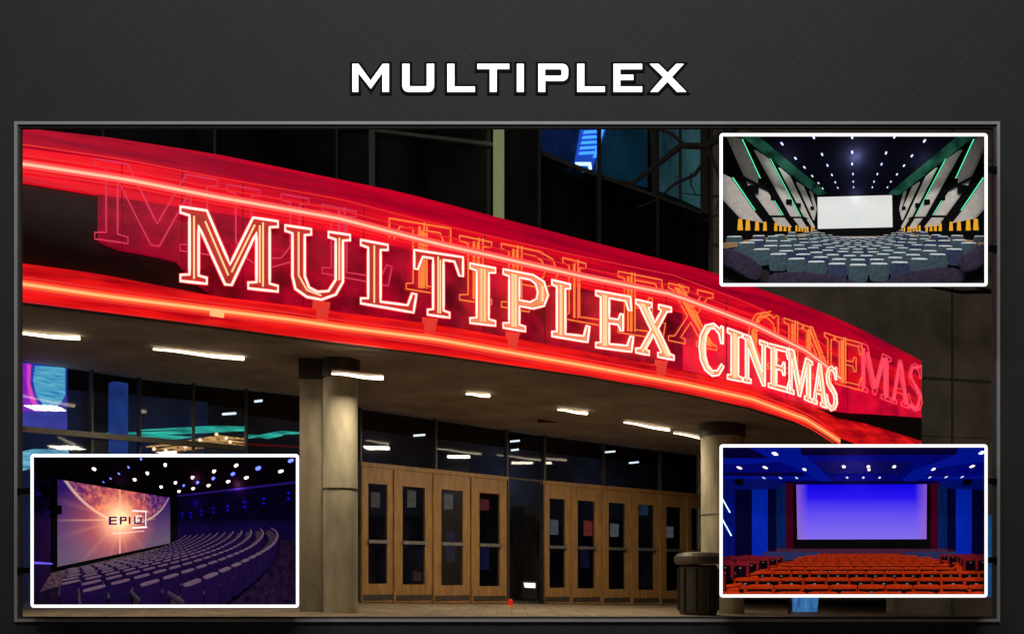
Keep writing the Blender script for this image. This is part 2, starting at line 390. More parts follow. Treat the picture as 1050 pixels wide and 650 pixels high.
# sign letters ---------------------------------------------------------------
G = {
 'M': (1.18, [[(0,0),(.32,0),(.32,.08),(.22,.1),(.22,.78),(.54,.02),(.62,.02),(.92,.8),(.92,.1),(.82,.08),(.82,0),(1.18,0),(1.18,.08),(1.08,.1),(1.08,.9),(1.18,.92),(1.18,1),(.88,1),(.60,.3),(.32,1),(0,1),(0,.92),(.11,.9),(.11,.1),(0,.08)]]),
 'U': (.9, [[(0,1),(.36,1),(.36,.92),(.27,.9),(.27,.3),(.33,.14),(.45,.09),(.6,.12),(.7,.3),(.7,.9),(.6,.92),(.6,1),(.9,1),(.9,.92),(.8,.9),(.8,.28),(.7,.08),(.5,-.02),(.3,.0),(.14,.1),(.1,.28),(.1,.9),(0,.92)]]),
 'L': (.76, [[(0,0),(.72,0),(.76,.3),(.7,.3),(.64,.1),(.27,.08),(.27,.9),(.37,.92),(.37,1),(0,1),(0,.92),(.1,.9),(.1,.1),(0,.08)]]),
 'T': (.84, [[(.24,0),(.6,0),(.6,.08),(.5,.1),(.5,.91),(.68,.91),(.76,.7),(.82,.7),(.82,1),(.02,1),(.02,.7),(.08,.7),(.16,.91),(.33,.91),(.33,.1),(.24,.08)]]),
 'I': (.38, [[(0,0),(.38,0),(.38,.08),(.28,.1),(.28,.9),(.38,.92),(.38,1),(0,1),(0,.92),(.1,.9),(.1,.1),(0,.08)]]),
 'P': (.75, [[(0,0),(.37,0),(.37,.08),(.27,.1),(.27,.42),(.5,.42),(.68,.5),(.75,.7),(.68,.92),(.5,1),(0,1),(0,.92),(.1,.9),(.1,.1),(0,.08)], [(.27,.52),(.45,.52),(.56,.6),(.58,.72),(.54,.86),(.45,.91),(.27,.91)]]),
 'E': (.76, [[(0,0),(.72,0),(.76,.28),(.7,.28),(.63,.1),(.27,.09),(.27,.46),(.45,.46),(.5,.36),(.55,.36),(.55,.66),(.5,.66),(.45,.55),(.27,.55),(.27,.91),(.6,.91),(.66,.75),(.72,.75),(.7,1),(0,1),(0,.92),(.1,.9),(.1,.1),(0,.08)]]),
 'X': (.86, [[(0,0),(.3,0),(.3,.08),(.22,.1),(.4,.4),(.58,.1),(.5,.08),(.5,0),(.86,0),(.86,.08),(.77,.1),(.5,.54),(.7,.9),(.8,.92),(.8,1),(.52,1),(.52,.92),(.58,.9),(.43,.64),(.28,.9),(.36,.92),(.36,1),(0,1),(0,.92),(.08,.9),(.34,.49),(.11,.1),(0,.08)]]),
 'C': (.77, [[(.75,.66),(.75,1),(.69,1),(.65,.94),(.45,1.01),(.2,.93),(.04,.72),(.0,.5),(.04,.26),(.18,.08),(.42,-.01),(.62,.04),(.77,.22),(.7,.26),(.58,.12),(.42,.09),(.27,.18),(.19,.35),(.18,.55),(.22,.75),(.34,.89),(.48,.92),(.62,.84),(.69,.66)]]),
 'N': (.94, [[(0,0),(.3,0),(.3,.08),(.2,.1),(.2,.74),(.76,0),(.84,0),(.84,.9),(.94,.92),(.94,1),(.64,1),(.64,.92),(.74,.9),(.74,.3),(.28,1),(0,1),(0,.92),(.1,.9),(.1,.1),(0,.08)]]),
 'A': (.88, [[(0,0),(.28,0),(.28,.08),(.2,.1),(.25,.27),(.55,.27),(.6,.1),(.5,.08),(.5,0),(.88,0),(.88,.08),(.8,.1),(.5,1),(.38,1),(.08,.1),(0,.08)], [(.28,.36),(.52,.36),(.4,.72)]]),
 'S': (.62, [[(.02,.0),(.07,0),(.11,.05),(.3,-.02),(.5,.04),(.62,.2),(.58,.4),(.42,.52),(.22,.63),(.17,.76),(.22,.88),(.34,.92),(.47,.86),(.52,.72),(.58,.72),(.58,1),(.53,1),(.49,.95),(.32,1.01),(.14,.94),(.04,.76),(.08,.58),(.24,.46),(.42,.37),(.47,.24),(.42,.12),(.28,.08),(.14,.15),(.08,.32),(.02,.32)]]),
}
STEM = {'M': [[(.165,.05),(.165,.9)], [(.3,.85),(.58,.15)], [(.62,.2),(.9,.9)], [(1.0,.05),(1.0,.95)], [(.96,.1),(.96,.9)]], 'U': [[(.185,.93),(.185,.3),(.3,.1),(.5,.04)], [(.75,.93),(.75,.3)]], 'L': [[(.185,.05),(.185,.95)]], 'T': [[(.415,.05),(.415,.95)], [(.45,.05),(.45,.9)]], 'I': [[(.17,.05),(.17,.95)], [(.22,.05),(.22,.95)]],
 'P': [[(.16,.05),(.16,.95)], [(.21,.05),(.21,.95)], [(.66,.58),(.66,.84)]], 'E': [[(.16,.05),(.16,.95)], [(.21,.05),(.21,.95)]], 'X': [[(.12,.95),(.42,.5),(.76,.05)], [(.17,.95),(.45,.52),(.7,.05)], [(.15,.04),(.38,.42)]], 'C': [[(.5,.97),(.25,.88),(.1,.6),(.1,.35),(.25,.13),(.45,.04)], [(.15,.6),(.15,.4)]],
 'N': [[(.15,.05),(.15,.95)], [(.2,.95),(.79,.08)], [(.25,.9),(.74,.2)], [(.79,.3),(.79,.95)]], 'A': [[(.44,.95),(.7,.06)], [(.4,.95),(.14,.06)], [(.5,.9),(.72,.1)]], 'S': [[(.5,.95),(.2,.9),(.1,.72),(.3,.54),(.53,.34),(.4,.03),(.12,.08)]]}
TL = [(185,212),(285,227),(292,231),(359,241),(370,246),(423,256),(476,264),(482,270),(508,275),(516,276),(562,285),(566,287),(611,298),(650,305),(652,307),(691,316),(717,328),(745,336),(788,352),(811,358),(833,371),(858,377)]
BL = [(185,288),(285,299),(292,302),(359,309),(370,311),(427,321),(463,326),(482,331),(508,334),(516,336),(540,340),(568,345),(604,351),(611,356),(650,361),(691,369),(717,382),(745,388),(786,396),(811,403),(831,412),(858,422)]
WORD = [('M',185,285),('U',292.5,359),('L',370,427),('T',423.5,476),('I',482,508),('P',516,562),('L',566,604.5),('E',611,649.5),('X',652,691),('C',717,742),('I',746,761),('N',762,787),('E',788,811),('M',807,833),('A',833,848),('S',846.5,858.5)]
def densify(p, closed=True, st=.09):
    out = []
    m = len(p)
    for i in range(m if closed else m-1):
        a_ = Vector(p[i]); b_ = Vector(p[(i+1) % m]); k = max(1, int((b_-a_).length/st))
        out += [tuple(a_.lerp(b_, j/k)) for j in range(k)]
    if not closed: out.append(tuple(p[-1]))
    return out
neon_line = lamp_mat('neon_pink_white', (1, .50, .41), 2.2)
neon_core = lamp_mat('neon_cream', (1, .60, .30), 1.15)
chan = mat('letter_channel', (.25, .01, .012), .4, emit=(.42, .035, .022), es=.75, var=.2)  # neon halo put into the letter backing as its own glow
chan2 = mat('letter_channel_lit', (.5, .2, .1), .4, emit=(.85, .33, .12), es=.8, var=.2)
sg = thing('neon_sign', P(520, 360, yc(520)-.2), 'bright outlined neon serif letters reading MULTIPLEX CINEMAS along the curved red marquee', 'sign')
sg2 = thing('ghost_sign', P(520, 330, yc(520)-.08), 'blurred ghost image of MULTIPLEX CINEMAS built as faint red tubes behind the bright neon letters', 'sign')
for idx, (ch, x0, x1) in enumerate(WORD):
    wd, loops = G[ch]
    def M2(s, t, off):
        u = x0+(x1-x0)*s/wd; vt = interp(TL, u); vb = interp(BL, u)
        return P(u, vb+(vt-vb)*t, yc(u)-off)
    mb = MB(); r = .0125 if idx < 6 else .014
    for lp in loops: mb.tube([M2(s, t, .17) for s, t in densify(lp)], r, 6, closed=True)
    lt = mb.build('letter', neon_line, sg, smooth=True)
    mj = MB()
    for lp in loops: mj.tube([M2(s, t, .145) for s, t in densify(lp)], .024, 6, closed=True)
    js = mj.build('letter_halo', lamp_mat('letter_halo_red', (1, .05, .06), .85), None, smooth=True)  # halo round the letter outline, built as a wider glowing tube
    mc = MB()
    for st in STEM[ch]: mc.tube([M2(s, t, .16) for s, t in densify(st, False)], .010 if idx < 5 else .015, 5)
    c_ = mc.build('inner_tube', neon_core, None); 
    cs = fill_slab(loops[0], loops[1:], .0, 1., lambda s, t, d: M2(s, t, .06+.07*d), 'letter_channel', chan if idx < 4 else chan2, None)
    for o in (c_, cs, js):
        off = Vector(o.location)-Vector(sg.location)
        for v in o.data.vertices: v.co += off
        o.location = (0, 0, 0); o.parent = lt
    # ghost set: smeared double image of the neon, built as glowing tubes
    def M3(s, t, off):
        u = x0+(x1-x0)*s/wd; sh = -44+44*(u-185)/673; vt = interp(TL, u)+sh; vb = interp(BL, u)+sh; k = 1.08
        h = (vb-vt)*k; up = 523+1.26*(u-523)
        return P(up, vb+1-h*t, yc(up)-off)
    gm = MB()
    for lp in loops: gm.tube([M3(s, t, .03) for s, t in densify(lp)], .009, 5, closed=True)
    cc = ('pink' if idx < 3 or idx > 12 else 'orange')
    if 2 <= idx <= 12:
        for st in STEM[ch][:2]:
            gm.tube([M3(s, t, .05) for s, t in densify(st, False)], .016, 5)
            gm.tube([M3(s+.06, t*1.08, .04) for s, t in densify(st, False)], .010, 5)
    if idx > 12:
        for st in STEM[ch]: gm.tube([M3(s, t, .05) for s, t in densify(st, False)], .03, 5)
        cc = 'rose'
    gm.build('letter', lamp_mat('ghost_neon_'+cc, {'pink': (1, .06, .15), 'rose': (1, .07, .12), 'orange': (1, .24, .05)}[cc], .62 if cc == 'pink' else .95), sg2)
# supports under the letters
for u in (330, 440, 524, 676):
    m_ = MB(); w_ = 9
    m_.hexa([P(u-w_, interp(BL, u)+2, yc(u)-.05), P(u+w_, interp(BL, u)+4, yc(u)-.05), P(u+w_-4, il(u)-2, yc(u)-.05), P(u-w_-4, il(u)-4, yc(u)-.05)],
            [P(u-w_, interp(BL, u)+2, yc(u)-.02), P(u+w_, interp(BL, u)+4, yc(u)-.02), P(u+w_-4, il(u)-2, yc(u)-.02), P(u-w_-4, il(u)-4, yc(u)-.02)])
    m_.build('letter_support', mat('support_red', (.6, .05, .03), .5, emit=(.7, .05, .03), es=.8), sg)

# facade ----------------------------------------------------------------------
glass = glass_material('tinted_glass', (.8, .83, .88), .045)
dglass = glass_material('door_glass', (.75, .77, .85), .035)
wood = mat('oak_door_wood', (.34, .19, .070), .45, scale=3, stretch=(6, 6, .8), bump=.05, var=.25, coat=.2)
metal = mat('bronze_mullion', (.10, .095, .085), .45, .6)
steel = mat('brushed_bar', (.45, .45, .45), .35, .8)
black = mat('black_cladding', (.008, .008, .01), .4, spec=.3)
def fbox(name, m, u0, u1, z0, z1, t0_, t1_, parent, z0b=None):
    # box following the facade between two picture columns; t = metres in front of the glass line
    a_ = fp(u0); b_ = fp(u1); e = (b_-a_); e.z = 0; e.normalize(); nrm = Vector((e.y, -e.x, 0))
    zb = z0 if z0b is None else z0b
    r1 = [a_+nrm*t0_+Vector((0, 0, z0)), b_+nrm*t0_+Vector((0, 0, zb)), b_+nrm*t0_+Vector((0, 0, z1)), a_+nrm*t0_+Vector((0, 0, z1))]
    r2 = [p+nrm*(t1_-t0_) for p in r1]
    mb = MB(); mb.hexa(r1, r2)
    return mb if name is None else mb.build(name, m, parent)
def g_at(u): return gz(fp(u).x)+.012
ZD = 2.45
doors = [(369, 401.5), (403, 441.5), (443, 480), (482.5, 517.5), (556, 583), (584.5, 614), (616.5, 645), (647, 674.5), (676, 702), (704, 719)]
for di, (u0, u1) in enumerate(doors):
    w_ = (u1-u0); st = w_*.20; g0 = g_at(u0); g1 = g_at(u1); gm_ = max(g0, g1)
    mb = MB()
    for q in (fbox(None, 0, u0, u0+st, g0, ZD-.08, .0, .06, None, g_at(u0+st)), fbox(None, 0, u1-st, u1, g_at(u1-st), ZD-.08, .0, .06, None, g1),
              fbox(None, 0, u0+st, u1-st, g_at(u0+st), gm_+.32, .0, .06, None, g_at(u1-st)), fbox(None, 0, u0+st, u1-st, ZD-.36, ZD-.08, .0, .06, None)):
        mb.add(q.v, q.f)
    d = mb.build('door', wood, bld)
    for nm, mm, bb in (('glass', dglass, fbox(None, 0, u0+st, u1-st, gm_+.32, ZD-.36, .022, .034, None)),
                       ('push_bar', steel, fbox(None, 0, u0+st-.5, u1-st+.5, 1.04, 1.10, .075, .115, None)),
                       ('kick_plate', metal, fbox(None, 0, u0+1, u1-1, gm_+.03, gm_+.13, .062, .067, None))):
        o = bb.build(nm, mm, bld); o.parent = d
fbox('door_header', wood, 368, 519, ZD-.075, ZD, -.03, .075, bld); fbox('door_header', wood, 554.5, 718, ZD-.075, ZD, -.03, .075, bld)
fbox('door_header', metal, 519.5, 554, ZD-.04, ZD, -.03, .05, bld)
for u in (401.7, 442, 481, 518.3, 554.7, 583.5, 615, 645.7, 675, 702.8):
    fbox('door_post', wood if u not in (518.3, 554.7) else metal, u-.6, u+.7, g_at(u), ZD-.08, -.02, .09, bld)
fbox('dark_opening', black, 519.5, 554, g_at(554), ZD-.04, -1.2, -1.1, bld)
for i, (u0, u1) in enumerate(((311, 367), (368.5, 445), (446, 518), (519, 556.5), (558, 617), (618, 676), (677, 740), (741, 790))):
    fbox('transom_window', glass, u0, u1, ZD+.02, 3.38, .0, .012, bld)
for u in (368, 445.5, 518.5, 557, 617.5, 676.5, 716):
    fbox('mullion', metal if u != 716 else mat('pale_post', (.4, .36, .26), .6), u-.8, u+.8, (ZD+.0 if u != 716 else -.2), 3.40, -.03, .06, bld)
# lobby behind the glass
lob_m = mat('lobby_wall', (.10, .11, .15), .7, scale=.8, var=.5)
for u_, d_ in ((90, 1.6), (260, 1.6), (430, 1.9), (600, 1.9), (700, 1.9)):
    q_ = fp(u_, 2.9, -d_); light('lobby_fill', 'POINT', q_, 3.0, (.45, .6, 1), .15)  # added fill lights to lift the lobby, no fixtures seen
for k_, (u0, u1, z0, z1, cc_) in enumerate(((372, 398, 0, 1.1, (.05, .03, .02)), (420, 436, 0, 2.0, (.08, .07, .10)), (468, 500, 0, 1.05, (.04, .05, .12)), (565, 590, 0, 1.2, (.05, .03, .03)), (600, 612, 0, 2.1, (.1, .09, .08)), (640, 668, 0, 1.0, (.03, .04, .09)), (680, 700, 0, 1.9, (.06, .06, .08)))):
    fbox('lobby_counter', mat('lobby_item_%d' % k_, cc_, .5), u0, u1, z0-.3, z1, -2.4-.2*(k_ % 2), -2.0, bld)
fbox('lobby_wall', lob_m, -40, 310, 0, 3.5, -2.6, -2.4, bld); fbox('lobby_wall', lob_m, 310, 790, -.4, 3.5, -3.2, -3.0, bld)
# left glazing
for u0, u1 in ((-60, 20), (21, 92), (94, 141), (143, 197), (199, 250), (254, 308)):
    fbox('window', glass, u0, u1, .0, 3.38, .0, .012, bld)
for u in (20.5, 93, 142, 198, 252, 309.5): fbox('mullion', metal, u-1, u+1, 0, 3.4, -.03, .06, bld)
fbox('transom_bar', metal, -60, 252, 2.42, 2.50, -.02, .05, bld)
bluelit = mat('blue_lit_panel', (.05, .1, .4), .4, emit=(.02, .07, .33), es=.8, ecol2=(.01, .03, .15), scale=2)
fbox('blue_column', bluelit, 127, 141, 0, 3.35, -.5, -.3, bld)
navy = mat('navy_wall', (.02, .03, .07), .6, emit=(.005, .010, .032), es=1.0, ecol2=(.002, .004, .012), scale=1)
fbox('inner_wall', navy, 150, 240, 1.8, 3.4, -1.6, -1.5, bld)
fbox('inner_wall', navy, -20, 125, 0, 3.35, -1.6, -1.5, bld)
# video poster
vp = thing('video_poster', fp(45, 2.4, -.6), 'glowing purple and cyan video screen inside the left glass wall', 'screen')
def FQ(u, v, off):
    p = fp(u, 0, -off); Y = p.y; return P(u, v, Y)
def qslab(name, m, pts, off, th, parent, holes=[]):
    return fill_slab(pts, holes, 0, 1, lambda u, v, d: P(u, v, fy(u)+off-th*d), name, m, parent)
qslab('panel', mat('screen_blue', (.05, .05, .3), .4, emit=(.05, .07, .5), es=.9, ecol2=(.02, .02, .25), scale=2), [(2, 370), (69, 374), (69, 440), (2, 440)], .35, .05, vp)
qslab('purple_shape', mat('screen_purple', (.3, .05, .4), .4, emit=(.5, .02, .8), es=1.0, ecol2=(.2, .01, .5), scale=5), [(10, 372), (30, 373), (31, 395), (38, 412), (40, 422), (10, 421)], .28, .02, vp)
qslab('pink_line', lamp_mat('screen_pink', (1, .08, .6), 1.1), [(28, 373), (32, 373.5), (31, 392), (35, 408), (42, 420), (38, 421), (31, 410), (27.5, 394)], .25, .02, vp)
qslab('cyan_disc', mat('screen_cyan', (.1, .5, .6), .4, emit=(.22, .75, .85), es=1.0, ecol2=(.02, .3, .6), scale=9, stretch=(.4, .4, 5)), [(36, 375), (67, 377)]+[(67, 405), (62, 414), (53, 419), (44, 415), (37, 404), (34, 390)], .25, .02, vp)
lowg = thing('lit_counter', fp(45, 2.0, -.6), 'pale cyan glowing counter sign low behind the left glass wall', 'sign')
qslab('glow_panel', mat('cyan_glow', (.2, .5, .6), .4, emit=(.25, .7, .9), es=1.0, ecol2=(.03, .18, .3), scale=4, stretch=(1, 1, 5)), [(14, 464), (36, 460), (70, 461), (72, 469), (14, 485)], .3, .05, lowg)
# teal and amber reflection streaks in the glass, built as glowing tubes
tn = thing('teal_reflection', fp(200, 2.4, -.6), 'curved teal reflection streaks in the left glass wall, built as glowing tubes', 'ceiling light')
teal = mat('teal_reflection_glow', (.01, .1, .08), .4, emit=(.05, .70, .50), es=1.1, ecol2=(.01, .20, .16), scale=5, stretch=(.5, .5, 4))
def qtube(name, m, pts, off, par):
    MB().tube([P(u, v, fy(u)+off) for u, v, r in pts], [r for u, v, r in pts], 8).build(name, m, par, smooth=True)
qtube('reflection_tube', teal, [(97, 444.5, .005), (130, 444.3, .018), (165, 444, .028), (205, 442, .034), (252, 440.5, .018)], .5, tn)
qtube('reflection_tube', teal, [(145, 441, .01), (180, 439.5, .018), (220, 438, .026), (252, 438, .012)], .55, tn)
qtube('reflection_tube', teal, [(130, 447.5, .01), (170, 448.5, .04), (200, 448, .01)], .5, tn)
qtube('reflection_tube', teal, [(253, 449, .01), (272, 446, .022), (288, 443.5, .034), (309, 444, .014)], .5, tn)
qtube('reflection_tube', teal, [(253, 446, .01), (275, 448, .03), (290, 446, .01)], .55, tn)
an = thing('amber_reflection', fp(200, 2.3, -.9), 'amber and white reflection streaks below the teal ones, built as glowing strips and beads', 'ceiling light')
amb = mat('amber_glow', (.1, .05, .02), .4, emit=(.95, .50, .15), es=1.2, ecol2=(.14, .05, .02), scale=14, stretch=(1, 1, 2))
ambw = lamp_mat('amber_bead', (1, .8, .5), 1.6)
for k, dv in enumerate((0, 3.5, 7)):
    qtube('light_strip', amb, [(150+k*6, 458+dv, .012), (180, 455+dv, .022), (205, 451+dv, .03), (225, 447.5+dv, .026), (250, 450+dv, .015)], .8+.02*k, an)
for u, v in ((222, 445), (232, 449), (205, 451), (214, 456), (190, 458), (236, 453), (226, 458), (170, 462), (158, 460)):
    p_ = P(u, v, fy(u)+.72); MB().lathe(p_.x, p_.y, [(.01, p_.z-.03), (.03, p_.z-.01), (.03, p_.z+.01), (.01, p_.z+.03)], 8).build('reflection_bead', ambw, an)
# upper storeys
UF = [(-9, 14.6), (-2.41, 17), (-.385, 17.5), (.51, 17.8), (4.14, 20.9), (5.2, 22)]
UU = [(525+1000*x/y, 1/y) for x, y in UF]
def uy(u): return 1/interp(UU, u)
def ubox(name, m, u0, u1, v0, v1, t0_, t1_, parent, v0b=None, v1b=None):
    Ya, Yb = uy(u0), uy(u1); v0b = v0 if v0b is None else v0b; v1b = v1 if v1b is None else v1b
    r1 = [P(u0, v0, Ya), P(u1, v0b, Yb), P(u1, v1b, Yb), P(u0, v1, Ya)]; r1 = [p+Vector((0, t0_, 0)) for p in r1]
    r2 = [p+Vector((0, t1_-t0_, 0)) for p in r1]
    return MB().hexa(r1, r2).build(name, m, parent)
upglass = mat('black_glass', (.040, .040, .042), .10, spec=.6, scale=.7, col2=(.004, .004, .005), stretch=(1, 1, .4))  # grey mottling paints faint reflections into the glass colour
for u0, u1 in ((-90, 107), (108.5, 221), (222.5, 381), (382.5, 503), (518, 552)):
    ubox('upper_window', upglass, u0, u1, -160, 330, .02, .08, bld)
ubox('upper_window', upglass, 552, 726, -160, 430, .3, .36, bld)
mul = mat('grey_mullion', (.11, .11, .10), .5)
for u, w_, m_ in ((107.7, 1.2, mul), (221.7, 1.2, mul), (346, .8, mul), (382, 3, mat('light_mullion', (.22, .23, .20), .5)), (553, 1.5, mul), (614, 2.2, mul), (674, 1.4, mul)):
    ubox('mullion', m_, u-w_, u+w_, -160, 330 if u < 560 else 400, -.08, .01, bld)
ubox('corner_post', mat('pale_green_post', (.50, .54, .34), .5, emit=(.20, .24, .11), es=.6), 506, 517, -160, 330, -.25, .01, bld)
ubox('transom_bar', mat('light_mullion', 0), 384, 505, 133.5, 136.5, -.06, .0, bld, 147.5, 151)
ubox('transom_bar', mul, 110, 380, 104, 106, -.06, .0, bld, 132, 134)
bz = mat('night_blue_pane', (.01, .02, .08), .3, emit=(.004, .016, .075), es=1.0, ecol2=(.001, .004, .02), scale=.6)
tz = mat('teal_pane', (.03, .08, .09), .3, emit=(.018, .060, .068), es=1.0, ecol2=(.003, .012, .018), scale=.8, stretch=(1, 1, .5))
def uslab(name, m, pts, off, th, parent): return fill_slab(pts, [], 0, 1, lambda u, v, d: P(u, v, uy(u)+off-th*d), name, m, parent)
uslab('upper_window', bz, [(554, 100), (612, 100), (612, 176), (594, 173), (554, 155)], .29, .03, bld)
uslab('upper_window', mat('dim_blue_pane', (.01, .03, .05), .3, emit=(.002, .016, .032), es=1.0, ecol2=(.001, .006, .01), scale=.8), [(616, 100), (664, 100), (664, 193), (616, 180)], .29, .03, bld)
for x0, x1, y0, y1 in ((676, 696, 196, 204), (699, 718, 205, 214)):
    uslab('upper_window', tz, [(x0, 120), (x1, 122), (x1, y1), (x0, y0)], .29, .03, bld)
pst = mat('stone_post', (.14, .15, .12), .7)
uslab('window_post', pst, [(665, 100), (673, 100), (675, 200), (669, 198)], .2, .1, bld)
uslab('window_post', pst, [(718, 100), (726, 100), (726, 221), (718, 216)], .2, .1, bld)
uslab('window_post', pst, [(696, 120), (699, 121), (699, 206), (696, 204)], .2, .1, bld)
uslab('ledge', pst, [(553, 153), (594, 170), (640, 187), (720, 217), (720, 220), (640, 191), (594, 175), (553, 158)], .15, .1, bld)
bs = thing('blue_neon_reflection', P(604, 150, uy(604)), 'bright blue neon reflection in the upper window, built as a glowing ladder shape', 'sign')
bl = lamp_mat('neon_glint_blue', (.05, .28, 1), 1.6); bc = lamp_mat('neon_glint_pale', (.45, .85, 1), 1.8)  # reflected blue neon in the pane, built as glowing bars
for k in range(7):
    uslab('rung', bl if k < 6 else bc, [(600-k*1.2, 129+k*5.4), (617-k*1.1, 128+k*5.4), (615-k*1.1, 131+k*5.4), (599-k*1.2, 132+k*5.4)] if k < 6 else [(590, 166.5), (606, 166.5), (607, 174), (604, 174), (603, 170), (590, 170)], .24, .03, bs)
uslab('rail', bl, [(618, 128), (621, 128), (611, 162), (608, 162)], .235, .03, bs)
uslab('back_panel', mat('neon_glint_deep', (.01, .03, .3), .5, emit=(.01, .06, .42), es=1.0), [(596, 126), (624, 126), (608, 172), (588, 172)], .26, .02, bs)
# right hand wall and side wing
cw = mat('stained_concrete', (.42, .36, .27), .85, scale=.9, bump=.15, var=.3)
rw = thing('concrete_wall', (8, 22, -.5), 'dark olive brown concrete wall to the right of the red marquee', 'wall')
MB().hexa([Vector((3.8, 20.6, -1)), Vector((16, 24.5, -1)), Vector((16, 24.5, 14)), Vector((3.8, 20.6, 14))], [Vector((3.8, 21.2, -1)), Vector((16, 25.1, -1)), Vector((16, 25.1, 14)), Vector((3.8, 21.2, 14))]) if False else None
def wallslab(x0, y0, x1, y1, z0, z1, th, name, m, par): 
    return MB().hexa([Vector((x0, y0, z0)), Vector((x1, y1, z0)), Vector((x1, y1, z1)), Vector((x0, y0, z1))], [Vector((x0, y0+th, z0)), Vector((x1, y1+th, z0)), Vector((x1, y1+th, z1)), Vector((x0, y0+th, z1))]).build(name, m, par)
wallslab(4.35, 21.1, 16, 24.2, 3.7, 14, .5, 'upper_wall', cw, rw)
wallslab(8.75, 22.3, 16, 24.2, -1, 3.7, .5, 'lower_wall', cw, rw)
for z in (5.0, 7.6, 10.2): wallslab(4.35, 21.08, 16, 24.18, z, z+.05, .03, 'joint', mat('wall_joint', (.16, .14, .10), .9), rw)  # darker strips mark the wall joints
for x in (10.2, 11.6): wallslab(x, 21.1+(x-4.35)*.266-.03, x+.05, 21.1+(x+.05-4.35)*.266-.03, -1, 14, .03, 'joint', mat('wall_joint', (.16, .14, .10), .9), rw)
# blue reflections low right, built as glowing slabs
bp_ = thing('blue_reflection', (9.0, 19, 0), 'tall blue reflection at the right edge beside the doors, built as a glowing slab', 'banner')
MB().hexa([P(1005, 528, 18.6), P(1022, 528, 18.6), P(1022, 612, 18.6), P(1005, 612, 18.6)], [P(1005, 528, 18.75), P(1022, 528, 18.75), P(1022, 612, 18.75), P(1005, 612, 18.75)]).build('glow_slab', mat('reflection_blue', (.02, .12, .4), .6, emit=(.01, .05, .20), es=.7, ecol2=(.01, .10, .22), scale=6), bp_)
MB().tube([P(1019, 528, 18.7)*1, Vector((P(1019, 612, 18.7).x, 18.7, -.4))], .03, 8).build('pole', metal, bp_)
b2 = thing('light_box', (5.9, 19, -.3), 'small pale blue glowing box on the ground under the red auditorium picture', 'light box')
MB().hexa([P(811, 606, 19), P(840, 606, 19), P(838, 627, 19), P(813, 627, 19)], [P(811, 606, 19.3), P(840, 606, 19.3), P(838, 627, 19.3), P(813, 627, 19.3)]).build('panel', mat('lightbox_blue', (.05, .2, .4), .6, emit=(.05, .22, .5), es=.9, ecol2=(.02, .08, .25), scale=3, stretch=(5, 1, 1)), b2)
MB().hexa([P(808, 605, 19.02), P(811, 605, 19.02), P(811, 629, 19.02), P(808, 629, 19.02)], [P(808, 605, 19.3), P(811, 605, 19.3), P(811, 629, 19.3), P(808, 629, 19.3)]).build('frame', metal, b2)

# columns
colm = mat('concrete_column', (.40, .37, .27), .85, scale=3.2, bump=.25, var=.28, stretch=(1, 1, .35))
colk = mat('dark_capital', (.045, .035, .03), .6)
def column(x, y, r, zb, label, pier=None):
    c = thing('column', (x, y, zb), label, 'column', 'columns under the marquee')
    MB().lathe(x, y, [(r, zb-.05), (r, 3.06)], 40).build('shaft', colm, c, smooth=False)
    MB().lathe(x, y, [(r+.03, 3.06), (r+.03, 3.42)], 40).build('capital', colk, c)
    MB().lathe(x, y, [(r+.012, 1.6), (r+.012, 1.612)], 40).build('joint', colk, c)
    if pier:
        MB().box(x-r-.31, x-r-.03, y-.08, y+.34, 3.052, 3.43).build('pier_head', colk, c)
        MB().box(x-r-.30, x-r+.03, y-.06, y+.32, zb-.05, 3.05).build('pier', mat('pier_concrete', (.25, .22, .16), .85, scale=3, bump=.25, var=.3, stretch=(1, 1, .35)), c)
    return c
column(-2.26, 12.85, .225, 0, 'round concrete column with a pier beside it, left of the wooden doors', True)
column(3.95, 18.3, .40, gz(3.95), 'thick concrete column right of the doors behind the litter bin')

# ceiling lamps under the canopy, their light streaks built as glowing tubes
lm = lamp_mat('lamp_cream', (1, .80, .55), 4.0)
for k, (u0, v0, u1, v1, dsc) in enumerate(((6, 341, 82, 347, 'at the far left edge'), (157, 358, 250, 368, 'above the teal reflection'), (340, 383, 393, 388, 'across the head of the round column'), (478, 404, 502, 406, 'smallest one, above the left doors'),
        (572, 420, 602, 424, 'above the right doors'), (640, 433, 686, 441, 'second from the right column'), (691, 444, 735, 452, 'beside the right column head'))):
    Ya = 2.83/((HV-v0)/F); Yb = 2.83/((HV-v1)/F)
    if k == 2: Ya, Yb = 12.0, 12.05
    pa, pb = P(u0, v0, Ya), P(u1, v1, Yb)
    t_ = thing('ceiling_lamp', (pa+pb)/2, 'warm white lamp, its light streak built as a slim tube, under the canopy, '+dsc, 'ceiling light', 'streaked lamps under the canopy')
    n_ = 8; pts = [pa.lerp(pb, i/n_)+Vector((0, 0, .006*math.sin(i*.9))) for i in range(n_+1)]
    MB().tube(pts, [.012+.014*(i/n_) for i in range(n_+1)], 8).build('tube', lm, t_, smooth=True)
    MB().tube([p+Vector((0, .02, .05)) for p in (pa, pb)], .02, 6).build('housing', soffit_m, t_)
    c = (pa+pb)/2-Vector((0, 0, .12))
    light('canopy_light', 'AREA', c, (26, 34, 30, 50, 62, 40, 14)[k], (1, .82, .58), .5, aim=c-Vector((0, 0, 1)))
